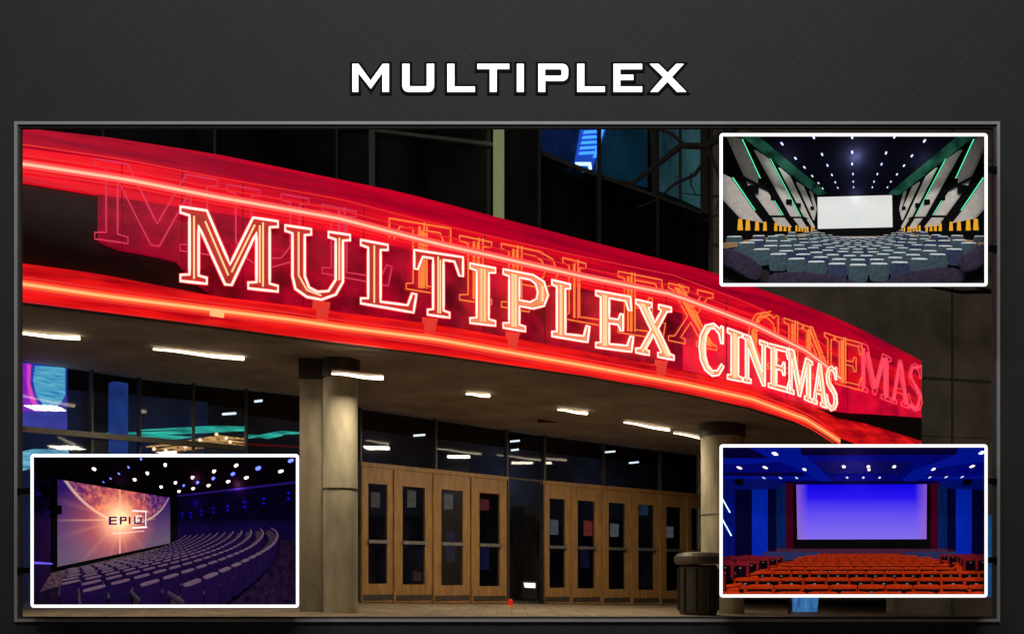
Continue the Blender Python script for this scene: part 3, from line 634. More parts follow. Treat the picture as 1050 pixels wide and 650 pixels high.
# small lamps seen in the glass
for u, v, wpx, off in ((122, 407, 7, .9), (235, 424, 7, 1.0), (430, 446, 6, .8), (528, 452, 5, 1), (528, 461, 4, 1.2), (650, 474, 5, 1), (625, 463, 6, 1), (265, 411, 4, 1)):
    Y = fy(u)+off; t_ = MB().tube([P(u-wpx, v+.6, Y), P(u+wpx, v-.4, Y)], .02, 6).build('lobby_lamp', lamp_mat('lobby_white', (.9, .95, 1), 1.5))
    tag(t_, 'small white lamp behind the %s, near the %s' % ('glass above the doors' if u > 330 else 'left glass wall', {122: 'blue strip', 235: 'teal reflection', 430: 'left column', 528: 'dark gap, '+('upper' if v < 455 else 'lower'), 650: 'right door pair', 625: 'middle of the right doors', 265: 'column pier'}[u]), 'lamp', 'lobby lamps')
# posters and dim lights seen through the doors
pc = [(385, 512, (.30, .26, .2), 8), (422, 511, (.3, .32, .2), 9), (460, 514, (.28, .28, .28), 8), (497, 517, (.3, .05, .05), 6), (568, 540, (.25, .3, .35), 8), (603, 541, (.5, .06, .06), 8), (630, 543, (.3, .34, .38), 7), (686, 545, (.4, .36, .36), 6), (660, 520, (.05, .12, .22), 8), (462, 560, (.02, .04, .12), 16), (497, 570, (.02, .03, .14), 14), (600, 570, (.02, .03, .09), 12), (428, 590, (.12, .08, .05), 5)]
pm = 'notice'
for k, (u, v, c, h) in enumerate(pc):
    m_ = mat('notice_%d' % k, c, .6, emit=c, es=.26, scale=30, stretch=(1, 1, 3), col2=tuple(x*.3 for x in c), ecol2=tuple(x*.15 for x in c))
    Y = fy(u)+(.10 if h < 10 else 1.4); o = MB().hexa([P(u-4.5, v-h, Y), P(u+4.5, v-h+1, Y), P(u+4.5, v+h, Y), P(u-4.5, v+h, Y)], [P(u-4.5, v-h, Y+.02), P(u+4.5, v-h+1, Y+.02), P(u+4.5, v+h, Y+.02), P(u-4.5, v+h, Y+.02)]).build('notice' if h < 10 else 'lobby_display', m_)
    nth = sum(1 for d in doors if d[0] < u); words = ['first', 'second', 'third', 'fourth', 'fifth', 'sixth', 'seventh', 'eighth', 'ninth', 'tenth']
    tag(o, '%s behind the glass of the %s wooden door from the left%s' % ('small printed notice' if h < 10 else 'dim blue display panel', words[nth-1], ', low down' if v > 580 else ''), 'notice' if h < 10 else 'display')
# litter bin
bx, by = (716-CU)/F*16.8, 16.8; bzg = gz(bx)
lb = thing('litter_bin', (bx, by, bzg), 'dark round metal litter bin with a wide rim before the right column', 'litter bin')
binm = mat('dark_bin', (.05, .045, .035), .45, .3, scale=12, bump=.1)
MB().lathe(bx, by, [(.30, bzg), (.33, bzg+.06), (.33, bzg+.82), (.30, bzg+.86)], 28).build('body', binm, lb)
MB().lathe(bx, by, [(.38, bzg+.87), (.41, bzg+.92), (.41, bzg+1.0), (.34, bzg+1.06), (.18, bzg+1.08)], 28).build('rim', mat('bin_rim', (.12, .11, .09), .4, .4), lb)
for k in range(10):
    a_ = 2*math.pi*k/10; MB().tube([(bx+.345*math.cos(a_), by+.345*math.sin(a_), bzg+.08), (bx+.345*math.cos(a_), by+.345*math.sin(a_), bzg+.8)], .018, 6).build('rib', binm, lb)
rl = thing('red_lantern', P(523, 614, 18.6), 'small glowing red lantern on the ground before the dark doorway', 'lantern')
MB().lathe(P(523, 614, 18.6).x, 18.6, [(.03, -.10), (.055, -.08), (.055, .0), (.03, .03)], 16).build('globe', lamp_mat('lantern_red', (.8, .02, .01), .5), rl)
MB().lathe(P(523, 614, 18.6).x, 18.6, [(.11, -.14), (.11, -.11)], 16).build('base', black, rl)
fl = thing('floor_lamp', P(543, 600, 19.6), 'small white spotlight low in the dark doorway', 'spotlight')
MB().hexa([P(537, 597, 19.6), P(549, 597.5, 19.6), P(549, 602.5, 19.6), P(538, 602, 19.6)], [P(537, 597, 19.7), P(549, 597.5, 19.7), P(549, 602.5, 19.7), P(538, 602, 19.7)]).build('lens', lamp_mat('spot_white', (1, .95, .85), 1.2), fl)
MB().hexa([P(535, 595, 19.72), P(551, 595, 19.72), P(551, 613, 19.72), P(535, 613, 19.72)], [P(535, 595, 19.9), P(551, 595, 19.9), P(551, 613, 19.9), P(535, 613, 19.9)]).build('housing', black, fl)

# ground
gm2 = mat('paved_ground', (.30, .235, .16), .7, scale=2.5, bump=.1, var=.3)
_N = gm2.node_tree.nodes; _L = gm2.node_tree.links; _b = _N['Principled BSDF']; _src = _b.inputs['Base Color'].links[0].from_socket
_br = _N.new('ShaderNodeTexBrick'); _br.inputs['Scale'].default_value = 1.1; _br.inputs['Mortar Size'].default_value = .012; _br.inputs['Color1'].default_value = (1, 1, 1, 1); _br.inputs['Color2'].default_value = (.72, .72, .72, 1); _br.inputs['Mortar'].default_value = (.25, .22, .2, 1)
_tc = _N.new('ShaderNodeTexCoord'); _L.new(_tc.outputs['Object'], _br.inputs['Vector'])
_mx = _N.new('ShaderNodeMix'); _mx.data_type = 'RGBA'; _mx.blend_type = 'MULTIPLY'; _mx.inputs[0].default_value = 1; _L.new(_src, _mx.inputs[6]); _L.new(_br.outputs['Color'], _mx.inputs[7]); _L.new(_mx.outputs[2], _b.inputs['Base Color'])
g = MB(); xs = [-600, -60, -12, -2.7, 12, 30, 600]
def gzz(x): return gz(min(x, 14))
ys = [-60, 3, 7, 12, 18, 30, 80, 1200]
for x in xs:
    for y in ys: g.v.append(Vector((x, y, gzz(x)-.001)))
for i in range(len(xs)-1):
    for j in range(len(ys)-1):
        n_ = len(ys); g.f.append((i*n_+j, (i+1)*n_+j, (i+1)*n_+j+1, i*n_+j+1)); g.mi.append(0)
tag(g.build('ground', gm2, None), kind='structure')
kb = MB().box(-2.0, 9, 13.3, 13.33, -.5, .005)
# low stone kerb strips on the forecourt
# bare tree
tr = thing('bare_tree', (6.2, 10.5, 0), 'bare dark tree whose thin branches cross the upper right corner', 'tree')
bark = mat('dark_bark', (.02, .016, .013), .9, bump=.3, scale=20)
MB().tube([(6.2, 10.5, -.4), (6.15, 10.5, 2), (6.25, 10.45, 4), (6.0, 10.4, 6.2), (5.7, 10.5, 8)], [.17, .14, .11, .07, .03], 8).build('trunk', bark, tr, smooth=True)
def br(pts, r0, r1):
    q = []
    for u, v, Y in pts: q.append(P(u, v, Y)+Vector((random.uniform(-.02, .02), 0, random.uniform(-.02, .02))))
    n_ = len(q); MB().tube(q, [r0+(r1-r0)*i/(n_-1) for i in range(n_)], 6).build('branch', bark, tr)
br([(1110, 160, 10.5), (1000, 100, 10.3), (860, 112, 10.1), (760, 128, 10.0), (726, 150, 10), (700, 148, 10), (672, 172, 10), (650, 187, 10), (628, 187, 10)], .07, .014)
br([(726, 160, 10), (710, 178, 9.9), (690, 188, 9.9), (676, 203, 9.9), (655, 214, 9.9)], .022, .008)
br([(726, 150, 10), (735, 175, 10), (741, 190, 10), (736, 215, 10)], .022, .008)
br([(700, 148, 10), (690, 138, 10), (672, 131, 10), (650, 128, 10)], .022, .008)
br([(710, 178, 9.9), (708, 190, 9.9), (713, 200, 9.9)], .012, .005)
br([(735, 200, 10), (722, 202, 10), (700, 198, 10)], .012, .004)
br([(1120, 330, 10.4), (1050, 305, 10.2), (1013, 298, 10.1), (985, 300, 10), (965, 296, 10), (925, 290, 10)], .035, .01)
br([(1013, 298, 10.1), (990, 292, 10), (960, 288, 10)], .015, .006)
br([(745, 214, 10), (735, 222, 10), (718, 228, 10)], .012, .004)
# ------------------------------------------------------------------ miniature auditoriums in lit picture boxes
YF = 3.78; DD = .20
MATS_BEFORE = set(MATS)
ORD = ['first', 'second', 'third', 'fourth', 'fifth', 'sixth', 'seventh', 'eighth', 'ninth', 'tenth', 'eleventh', 'twelfth', 'thirteenth', 'fourteenth', 'fifteenth', 'sixteenth', 'seventeenth', 'eighteenth', 'nineteenth', 'twentieth']+['%s from twentieth' % w for w in ('one', 'two', 'three', 'four', 'five', 'six', 'seven', 'eight', 'nine', 'ten', 'eleven', 'twelve', 'thirteen', 'fourteen', 'fifteen')]
def ordw(i):
    if i < 20: return ORD[i]
    t = ('twenty', 'thirty', 'forty')[i//10-2+0] if i+1 < 50 else 'fifty'
    i1 = i+1
    if i1 % 10 == 0: return {30: 'thirtieth', 40: 'fortieth'}.get(i1, 'last')
    return {2: 'twenty', 3: 'thirty', 4: 'forty'}[i1//10]+'-'+ORD[i1 % 10-1]
class Box:
    def __init__(s, rect_, c0, c1, fi, vp, label, what, zs=1, zo=(0, 0)):
        s.r = rect_; s.c0 = c0; s.c1 = c1; s.fi = fi; s.vp = vp; s.zs = zs; s.zo = zo; s.what = what
        u0, v0, u1, v1 = rect_
        m = 1.2; s.clip = []
        def pl(pa, pb, sgn):
            n_ = (pa-EYE).cross(pb-EYE).normalized()*sgn; s.clip.append((EYE, n_))
        c = [P(u0-m, v0-m, YF), P(u1+m, v0-m, YF), P(u1+m, v1+m, YF), P(u0-m, v1+m, YF)]; mid = P((u0+u1)/2, (v0+v1)/2, YF)
        for i in range(4):
            n_ = (c[i]-EYE).cross(c[(i+1) % 4]-EYE).normalized()
            if n_.dot(mid-EYE) > 0: n_ = -n_
            s.clip.append((EYE, n_))
        s.frame = thing('picture_box', P((u0+u1)/2, v1+3, YF), label, 'picture box', 'lit picture boxes on the display frame')
        bm_ = MB()
        R = lambda d, Y: [P(u0-d, v0-d, Y), P(u1+d, v0-d, Y), P(u1+d, v1+d, Y), P(u0-d, v1+d, Y)]
        def rr(d, rad, Y, n=5):
            pts = []
            for (cx, cy, a0) in ((u1+d-rad, v0-d+rad, -90), (u1+d-rad, v1+d-rad, 0), (u0-d+rad, v1+d-rad, 90), (u0-d+rad, v0-d+rad, 180)):
                for k in range(n+1):
                    a_ = math.radians(a0+90*k/n); pts.append(P(cx+rad*math.cos(a_), cy+rad*math.sin(a_), Y))
            return pts
        oo = rr(3.2, 3.4, YF-.012); ii = rr(0, .4, YF-.012); ob = rr(3.2, 3.4, YF+.004); ib_ = rr(0, .4, YF+.004); n_ = len(oo)
        vs = oo+ii+ob+ib_; fs = []
        for k in range(n_):
            j = (k+1) % n_; fs += [(k, j, n_+j, n_+k), (2*n_+k, 3*n_+k, 3*n_+j, 2*n_+j), (k, 2*n_+k, 2*n_+j, j), (n_+k, n_+j, 3*n_+j, 3*n_+k)]
        bm_.add(vs, fs); bm_.build('border', twhite, s.frame)
        cs = MB()
        A = R(1.6, YF+.004); B = R(1.6, YF+DD+.012); A2 = R(2.8, YF+.004); B2 = R(2.8, YF+DD+.012)
        for k in range(4):
            j = (k+1) % 4; cs.hexa([A[k], A[j], B[j], B[k]], [A2[k], A2[j], B2[j], B2[k]])
        cs.hexa(B2, [p+Vector((0, .004, 0)) for p in B2])
        cs.build('case', tblack, s.frame)
        # bracket to the wall frame
        y1 = YF+DD+.017
        for vv in (v0+20, v1-20):
            ux = 1013.5 if u0 > 500 else 26
            q0 = P(min(ux, ux+(6 if u0 > 500 else -8)), vv-3, y1); q1 = P(max(ux, ux+(6 if u0 > 500 else -8)), vv+3, y1)
        hallx0, hallx1 = ((u1-25), 1023.3) if u0 > 500 else (16.7, u0+25)
        for vv in (v0+30, v1-30):
            a_ = P(hallx0, vv-3, WY-.017); b_ = P(hallx1, vv+3, WY-.017)
            MB().box(a_.x, b_.x, WY-.0175+.002, WY-.0125, b_.z, a_.z).build('bracket', tblack, s.frame) if False else None
        q = P(hallx1 if u0 > 500 else hallx0, 0, WY)
        s.room = None
    def m(s, v):      # v = (right, up, depth) in room units
        c = max(v[2], s.c0*.8)
        u = s.zo[0]+(s.vp[0]+s.fi*v[0]/c)/s.zs; vv = s.zo[1]+(s.vp[1]-s.fi*v[1]/c)/s.zs
        d = .012+(DD-.02)*(1-s.c0/c)/(1-s.c0/s.c1)
        return P(u, vv, YF+d)
    def at(s, U, V, c):   # zoom pixel + depth -> room coordinates
        return Vector(((U-s.vp[0])*c/s.fi, (s.vp[1]-V)*c/s.fi, c))
    def put(s, mb, name, mats, parent=None, smooth=False):
        mb.map(s.m); return mb.build(name, mats, parent, smooth=smooth, clip=s.clip)
def grid(mb, p00, p10, p11, p01, nu, nv, mi=0):
    st = len(mb.v); p00, p10, p11, p01 = map(Vector, (p00, p10, p11, p01))
    for i in range(nu+1):
        for j in range(nv+1):
            a_ = p00.lerp(p10, i/nu); b_ = p01.lerp(p11, i/nu); mb.v.append(a_.lerp(b_, j/nv))
    for i in range(nu):
        for j in range(nv):
            k = st+i*(nv+1)+j; mb.f.append((k, k+nv+1, k+nv+2, k+1)); mb.mi.append(mi)
    return mb
def slabc(mb, pts, off):    # polygon slab given room-space points and an offset vector
    return mb.hexa([Vector(p) for p in pts], [Vector(p)+Vector(off) for p in pts])

# ---- upper right: blue grey auditorium with white screen
Z1 = 3.443
B1 = Box((741, 140, 1009.5, 290.5), 1.75, 10.4, 1000, (533, 371), 'white bordered picture box with the blue seated auditorium, upper right', 'upper right auditorium', Z1, (725, 125))
r1 = thing('auditorium', P(875, 290, YF+.05), 'model auditorium with striped side walls and a blank white screen', 'auditorium')
mk = mat
Wd = 1.45
dk1 = mat('aud_black_wall', (.003, .003, .004), .8, spec=.05)
ceil1 = mat('aud_ceiling', (.010, .009, .026), .8, scale=30, spec=.1)
def cpoly(box, pts, c, th, name, m, par): return box.put(MB().hexa([box.at(x, y, c) for x, y in pts], [box.at(x, y, c)+Vector((0, 0, th)) for x, y in pts]), name, m, par)
B1.put(grid(MB(), (-Wd, 1.16, 1.75), (Wd, 1.16, 1.75), (Wd, 1.16, 10.3), (-Wd, 1.16, 10.3), 8, 8), 'ceiling', ceil1, r1)
for sx in (-1, 1):
    B1.put(grid(MB(), (sx*Wd, -.6, 1.75), (sx*Wd, -.6, 10.3), (sx*Wd, 1.16, 10.3), (sx*Wd, 1.16, 1.75), 8, 3), 'wall', dk1, r1)
    B1.put(MB().hexa([Vector((sx*(Wd-.005), 1.15, 1.8)), Vector((sx*(Wd-.19), 1.13, 3.0)), Vector((sx*(Wd-.42), 1.13, 9.5)), Vector((sx*(Wd-.005), 1.15, 10.1))],
        [Vector((sx*(Wd-.005), 1.12, 1.8)), Vector((sx*(Wd-.19), 1.11, 3.0)), Vector((sx*(Wd-.42), 1.11, 9.5)), Vector((sx*(Wd-.005), 1.12, 10.1))]), 'ceiling_cove', mat('aud_green_cove', (.01, .05, .035), .6, emit=(.02, .12, .075), es=.7, ecol2=(.0, .003, .003), scale=14), r1)
fl1 = mat('aud_floor', (.02, .018, .02), .8)
fb = MB()
na, nc = 10, 8
for i in range(na+1):
    for j in range(nc+1):
        a_ = -Wd+2*Wd*i/na; fb.v.append(Vector((a_, -.62+.12*a_*a_, 1.75+(10.3-1.75)*j/nc)))
for i in range(na):
    for j in range(nc): k = i*(nc+1)+j; fb.f.append((k, k+nc+1, k+nc+2, k+1)); fb.mi.append(0)
B1.put(fb, 'floor', fl1, r1)
B1.put(grid(MB(), (-Wd, -.7, 10.3), (Wd, -.7, 10.3), (Wd, 1.2, 10.3), (-Wd, 1.2, 10.3), 2, 2), 'back_wall', dk1, r1)
scr1 = mat('blank_white_screen', (.12, .12, .12), .7, emit=(.80, .76, .75), es=.92, ecol2=(.62, .68, .64), scale=2.2)
cpoly(B1, [(390, 266), (653, 259), (655, 372), (391, 378)], 10.1, .05, 'screen', scr1, r1)
cpoly(B1, [(360, 384), (690, 380), (690, 404), (360, 404)], 10.15, .05, 'stage_front', tblack, r1)
cpoly(B1, [(420, 405), (628, 404), (640, 410), (410, 411)], 10.0, .05, 'stage_floor', mat('aud_pale_floor', (.45, .38, .34), .6, emit=(.3, .25, .22), es=.3), r1)
pan = mat('grey_wall_panel', (.62, .57, .52), .7, scale=40, var=.12)
led = lamp_mat('green_led', (.10, 1, .50), 1.0)
# panels in 7.22x crops of the left wall
panels = [[(40, 25), (128, 45), (272, 345), (335, 440), (446, 613), (366, 613), (200, 385)], [(380, 630), (462, 630), (520, 702), (428, 692)], [(245, 130), (345, 195), (582, 622), (522, 622)], [(540, 636), (590, 636), (640, 712), (600, 712)],
          [(430, 262), (505, 322), (660, 640), (618, 622)], [(560, 367), (608, 397), (702, 600), (690, 648)], [(-20, 300), (55, 335), (228, 578), (305, 670), (150, 640), (-20, 460)], [(640, 640), (662, 640), (696, 700), (680, 706)], [(660, 432), (680, 450), (708, 560), (704, 590)]]
def lw(px_, py_, sx, inn=0):
    u = 738+px_/7.22; v = 136+py_/7.22; U = (u-725)*Z1; V = (v-125)*Z1; c = Wd*1000/(533-U); b_ = (371-V)/1000*c
    return Vector((sx*(Wd-inn), b_, c))
for sx in (-1, 1):
    for pts in panels:
        B1.put(MB().hexa([lw(x, y, sx, .045) for x, y in pts], [lw(x, y, sx, .01) for x, y in pts]), 'wall_panel', pan, r1)
    for (x0, y0, x1, y1) in ((130, 50, 270, 340), (347, 195, 582, 622), (57, 335, 228, 575), (375, 500, 446, 610)):
        B1.put(MB().tube([lw(x0, y0, sx, .06), lw(x1, y1, sx, .06)], .007, 5), 'light_strip', led, r1)
    for (x, y) in ((265, 370), (360, 480), (475, 515), (550, 540), (660, 560), (195, 420)):
        p = lw(x, y, sx, .10); sp_ = MB(); sp_.box(p.x-.05, p.x+.05, p.y-.05, p.y+.05, p.z-.04, p.z+.04)
        o = B1.put(sp_, 'wall_speaker', dk1)
        if o: tag(o, 'small black speaker, %s from the front on the %s striped wall' % (ORD[[265, 360, 475, 550, 660, 195].index(x)], 'left' if sx < 0 else 'right'), 'speaker', 'speakers on the striped walls')
    B1.put(MB().tube([lw(0, 290, sx, .12), lw(180, 370, sx, .12), lw(330, 440, sx, .12)], .02, 5), 'wall_rail', dk1, r1)
    wl = [130, 188, 258, 318, 400, 437, 470, 503, 557, 580, 602, 625, 642, 672, 690]
    for i, x in enumerate(wl):
        c0_ = lw(x, 505+185, sx, .05); wdt = .034
        top_ = lw(x, 505+135+(x-130)*.11, sx, .05).y; bot_ = lw(x, 505+218+(x-130)*.02, sx, .05).y; cz = c0_.z
        mb_ = MB().hexa([Vector((c0_.x, bot_, cz-wdt*1.3)), Vector((c0_.x, bot_, cz+wdt*1.3)), Vector((c0_.x, top_, cz+wdt*.6)), Vector((c0_.x, top_, cz-wdt*.6))],
                        [Vector((c0_.x+sx*.03, bot_, cz-wdt*1.3)), Vector((c0_.x+sx*.03, bot_, cz+wdt*1.3)), Vector((c0_.x+sx*.03, top_, cz+wdt*.6)), Vector((c0_.x+sx*.03, top_, cz-wdt*.6))])
        o = B1.put(mb_, 'wall_lamp_wedge', lamp_mat('amber_light_wedge', (.90, .42, .02), .8))  # lamp-lit wedge on the wall, built as a glowing slab
        if o: tag(o, 'amber wedge of lamp light built as a glowing slab, %s from the viewer on the %s wall of the blue auditorium' % (ORD[i], 'left' if sx < 0 else 'right'), 'wall lamp', 'amber light wedges')
    B1.put(MB().hexa([Vector((sx*(Wd-.01), -.17, 1.8)), Vector((sx*(Wd-.01), -.17, 10)), Vector((sx*(Wd-.01), -.22, 10)), Vector((sx*(Wd-.01), -.22, 1.8))], [Vector((sx*(Wd-.1), -.17, 1.8)), Vector((sx*(Wd-.1), -.17, 10)), Vector((sx*(Wd-.1), -.22, 10)), Vector((sx*(Wd-.1), -.22, 1.8))]), 'wall_ledge', mat('aud_tan_ledge', (.45, .28, .15), .6), r1)
spot_l = lamp_mat('star_lamp', (.55, .62, 1), 1.5)
stars = [(262, 75), (375, 52), (310, 127), (405, 113), (512, 105), (633, 108), (770, 65), (342, 159), (424, 152), (512, 147), (617, 148), (725, 118), (370, 190), (440, 186), (515, 183), (602, 183), (697, 153), (392, 215), (452, 212), (516, 210), (590, 210), (672, 184), (407, 234), (461, 232), (517, 230), (584, 230), (650, 210), (638, 230), (663, 50), (512, 52)]
def disc(box, U, V, c, r, m, nm, par=None, n=10, asp=1):
    ctr = box.at(U, V, c); rr_ = r*c/box.fi
    ring_ = [ctr+Vector((rr_*asp*math.cos(2*math.pi*k/n), rr_*math.sin(2*math.pi*k/n), 0)) for k in range(n)]
    return box.put(MB().hexa(ring_, [p+Vector((0, 0, .02*c)) for p in ring_]), nm, m, par)
for i, (U, V) in enumerate(sorted(stars, key=lambda q: (q[1]//14, q[0]))):
    c = 1160/(371-V); o = disc(B1, U, V, c*.985, 3.3*3.5/c+.5, spot_l, 'ceiling_spotlight')
    if o: tag(o, 'star like ceiling spotlight of the blue auditorium, %s counted row by row from the top' % ordw(i), 'spotlight', 'ceiling spotlights of the blue auditorium')
blue_f = mat('teal_grey_fabric', (.065, .105, .130), .6, scale=60, var=.3); blue_g = mat('slate_blue_fabric', (.045, .055, .12), .6, scale=60, var=.3); pale_t = mat('seat_top_highlight', (.85, .95, .98), .6)  # pale tops put the bright highlight into the seat colour
def seat1(a_, c, b_, s_, ang, mi):
    M_ = Matrix.Translation((a_, b_, c)) @ Matrix.Rotation(ang, 4, 'Y')
    mb = MB()
    add_rbox(mb, (0, -.085*s_, 0), (.176*s_, .17*s_, .06*s_), M_, bev=.24, mi=mi)
    mb2 = MB(); add_rbox(mb2, (0, -.006*s_, .0), (.150*s_, .018*s_, .046*s_), M_, bev=.3)
    mb3 = MB(); add_rbox(mb3, (0, -.15*s_, .09*s_), (.17*s_, .06*s_, .16*s_), M_, bev=.2)
    for sd in (-1, 1): mb3.box(sd*.094*s_-.006*s_, sd*.094*s_+.006*s_, -.10*s_, -.075*s_, .0, .16*s_, 0, M_)
    return mb, mb2, mb3
def seat_thing(box, parts, near, label, group, mats3, loc_pt, names=('backrest', 'headrest', 'seat')):
    kn = {'u': 'upper', 'r': 'red', 'v': 'violet'}[box.what[0]]; kn = 'blue_theatre_chair' if kn == 'upper' else kn+'_theatre_chair'
    if near:
        t_ = thing(kn, box.m(loc_pt), label, 'theatre chair', group); k = 0
        for mb, nm, m_ in zip(parts, names, mats3):
            if box.put(mb, nm, m_, t_): k += 1
        if k == 0: bpy.data.objects.remove(t_)
        return k
    mb = MB()
    for i, p in enumerate(parts): mb.add(p.v, p.f, i)
    o = box.put(mb, kn, mats3)
    if o: tag(o, label, 'theatre chair', group); return 1
    return 0
rows1 = [2.62, 3.02, 3.45, 3.92, 4.42, 4.98, 5.58, 6.25, 7.0, 7.8, 8.7]
def vis(box, p, mpx=4):
    q = box.m(p); u = CU+q.x/q.y*F; v = HV-(q.z-EYE.z)/q.y*F; u0, v0, u1, v1 = box.r
    return u0-mpx < u < u1+mpx and v0-mpx < v < v1+mpx
cnt1 = 0
for ri, c in enumerate(rows1):
    pitch = .196+.005*ri; k = int(2.75/pitch); cols = [(-k/2+j+(.5 if ri % 2 else 0))*pitch for j in range(k+1)]
    vcols = []
    for a_ in cols:
        if abs(a_) > 1.39: continue
        cc = c+.28*a_*a_*(2.6/c); b_ = -.345+.13*a_*a_
        if vis(B1, (a_, b_, cc), 2): vcols.append((a_, cc, b_))
    for j, (a_, cc, b_) in enumerate(vcols):
        lab = 'blue grey seat, %s from left in the %s nearest row, striped auditorium' % (ordw(j), ORD[ri])
        mm = blue_f if random.random() < .55 else blue_g
        cnt1 += seat_thing(B1, seat1(a_, cc, b_+random.uniform(-.004, .004), 1.0, .5*a_*.6, 0), ri < 2, lab, 'blue grey seats of the striped auditorium', [mm, pale_t, mm], (a_, b_-.2, cc))
sofa = mat('dark_plum_upholstery', (.040, .030, .055), .85, scale=70, bump=.2, var=.3)
for i, (pts, rad, dsc) in enumerate((([(40, 452), (110, 480), (190, 532)], [26, 34, 30], 'leftmost'), ([(215, 556), (300, 557), (430, 568), (552, 592)], [34, 42, 42, 32], 'left of centre'), ([(612, 592), (700, 562), (800, 545), (900, 530)], [32, 42, 42, 30], 'right of centre'), ([(892, 500), (950, 470), (1000, 440)], [26, 36, 34], 'rightmost'))):
    c = 2.05; q = [B1.at(x, y+13, c) for x, y in pts]; dq = []; rr_ = []
    for k in range(len(q)-1):
        for t_ in range(4): dq.append(q[k].lerp(q[k+1], t_/4)); rr_.append((rad[k]+(rad[k+1]-rad[k])*t_/4)*c/1000*(.93 if t_ == 0 and k else 1))
    dq.append(q[-1]); rr_.append(rad[-1]*c/1000*.6); rr_[0] *= .6
    o = B1.put(MB().tube(dq, rr_, 12), 'lounge_sofa', sofa, None, True)
    if o: tag(o, 'dark plum lounge sofa back at the front edge of the striped auditorium, '+dsc, 'sofa', 'plum sofas nearest the viewer')
light('red_glow', 'POINT', P(523, 618, 18.4), .5, (1, .03, .02), .05)
light('aud_fill', 'POINT', B1.m((0, .9, 3.6)), .36, (.8, .95, 1), .01)  # added fill lights inside the model, no fixtures of their own
light('aud_fill', 'POINT', B1.m((-.8, .75, 3.2)), .10, (.85, 1, .95), .01)
light('aud_fill', 'POINT', B1.m((.8, .75, 3.2)), .10, (.85, 1, .95), .01)
light('aud_fill', 'POINT', B1.m((0, .7, 6)), .08, (.8, .85, 1), .01)

# ---- lower right: red seats, blue walls
Z3 = 3.443
B3 = Box((741, 458.5, 1009.5, 609), 8.0, 46, 1000, (545, 380), 'white bordered picture box with red seats and a blue lit screen, lower right', 'red auditorium', Z3, (725, 445))
r3 = thing('auditorium', P(875, 609, YF+.05), 'model auditorium with deep blue walls and a wide violet blue screen', 'auditorium')
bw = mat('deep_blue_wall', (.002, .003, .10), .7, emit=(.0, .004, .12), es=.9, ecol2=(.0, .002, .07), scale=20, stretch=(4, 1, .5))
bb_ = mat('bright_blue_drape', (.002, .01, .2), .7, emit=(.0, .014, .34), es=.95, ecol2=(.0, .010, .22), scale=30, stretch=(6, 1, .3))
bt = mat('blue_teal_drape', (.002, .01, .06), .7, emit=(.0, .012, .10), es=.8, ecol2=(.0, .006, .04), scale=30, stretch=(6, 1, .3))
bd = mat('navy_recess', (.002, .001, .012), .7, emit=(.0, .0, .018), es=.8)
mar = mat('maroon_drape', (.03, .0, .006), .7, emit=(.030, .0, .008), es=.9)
B3.put(grid(MB(), (-22, -.4, 45.8), (22, -.4, 45.8), (22, 12, 45.8), (-22, 12, 45.8), 2, 2), 'back_wall', bd, r3)
sc3 = bpy.data.materials.new('gradient_screen'); sc3.use_nodes = True
nt = sc3.node_tree; N = nt.nodes; L = nt.links; bsd = N['Principled BSDF']; tc = N.new('ShaderNodeTexCoord'); sp = N.new('ShaderNodeSeparateXYZ'); L.new(tc.outputs['Generated'], sp.inputs[0])
rp = N.new('ShaderNodeValToRGB'); L.new(sp.outputs['Z'], rp.inputs[0]); e = rp.color_ramp.elements; e[0].position = 0; e[0].color = srgb(132, 108, 236); e[1].position = 1; e[1].color = srgb(10, 2, 225)
x = rp.color_ramp.elements.new(.45); x.color = srgb(98, 78, 240); x = rp.color_ramp.elements.new(.75); x.color = srgb(40, 20, 238)
rp2 = N.new('ShaderNodeValToRGB'); L.new(sp.outputs['X'], rp2.inputs[0]); e = rp2.color_ramp.elements; e[0].position = .0; e[0].color = (.75, .75, .75, 1); e[1].position = 1; e[1].color = (.75, .75, .75, 1)
x = e.new(.09); x.color = (0, 0, 0, 1); x = e.new(.91); x.color = (0, 0, 0, 1)
mx = N.new('ShaderNodeMix'); mx.data_type = 'RGBA'; L.new(rp2.outputs[0], mx.inputs[0]); L.new(rp.outputs[0], mx.inputs[6]); mx.inputs[7].default_value = srgb(150, 100, 190)
L.new(mx.outputs[2], bsd.inputs['Emission Color']); bsd.inputs['Emission Strength'].default_value = 1.0; bsd.inputs['Base Color'].default_value = (.004, .004, .006, 1); bsd.inputs['Roughness'].default_value = .9; bsd.inputs['Specular IOR Level'].default_value = .02
cpoly(B3, [(302, 172), (790, 172), (790, 408), (302, 408)], 45, .4, 'screen_surround', tblack, r3)
cpoly(B3, [(315, 178), (776, 176), (775, 370), (319, 371)], 44.5, .2, 'screen', sc3, r3)
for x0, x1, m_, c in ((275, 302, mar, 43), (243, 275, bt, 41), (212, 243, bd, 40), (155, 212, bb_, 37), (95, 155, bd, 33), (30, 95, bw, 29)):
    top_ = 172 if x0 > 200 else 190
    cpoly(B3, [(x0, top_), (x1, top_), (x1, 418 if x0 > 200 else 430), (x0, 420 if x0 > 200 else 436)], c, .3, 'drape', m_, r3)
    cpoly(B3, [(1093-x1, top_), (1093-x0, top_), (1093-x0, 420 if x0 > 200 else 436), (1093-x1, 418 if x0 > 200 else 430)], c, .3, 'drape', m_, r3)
stg = mat('stage_carpet', (.06, .02, .05), .8, emit=(.03, .004, .012), es=.8)
cpoly(B3, [(225, 404), (865, 404), (900, 430), (190, 430)], 40, .3, 'stage', stg, r3)
cpoly(B3, [(200, 414), (400, 414), (400, 445), (200, 445)], 36, .3, 'stage_step', mat('blue_grey_step', (.03, .03, .10), .8, emit=(.010, .012, .05), es=.8), r3)
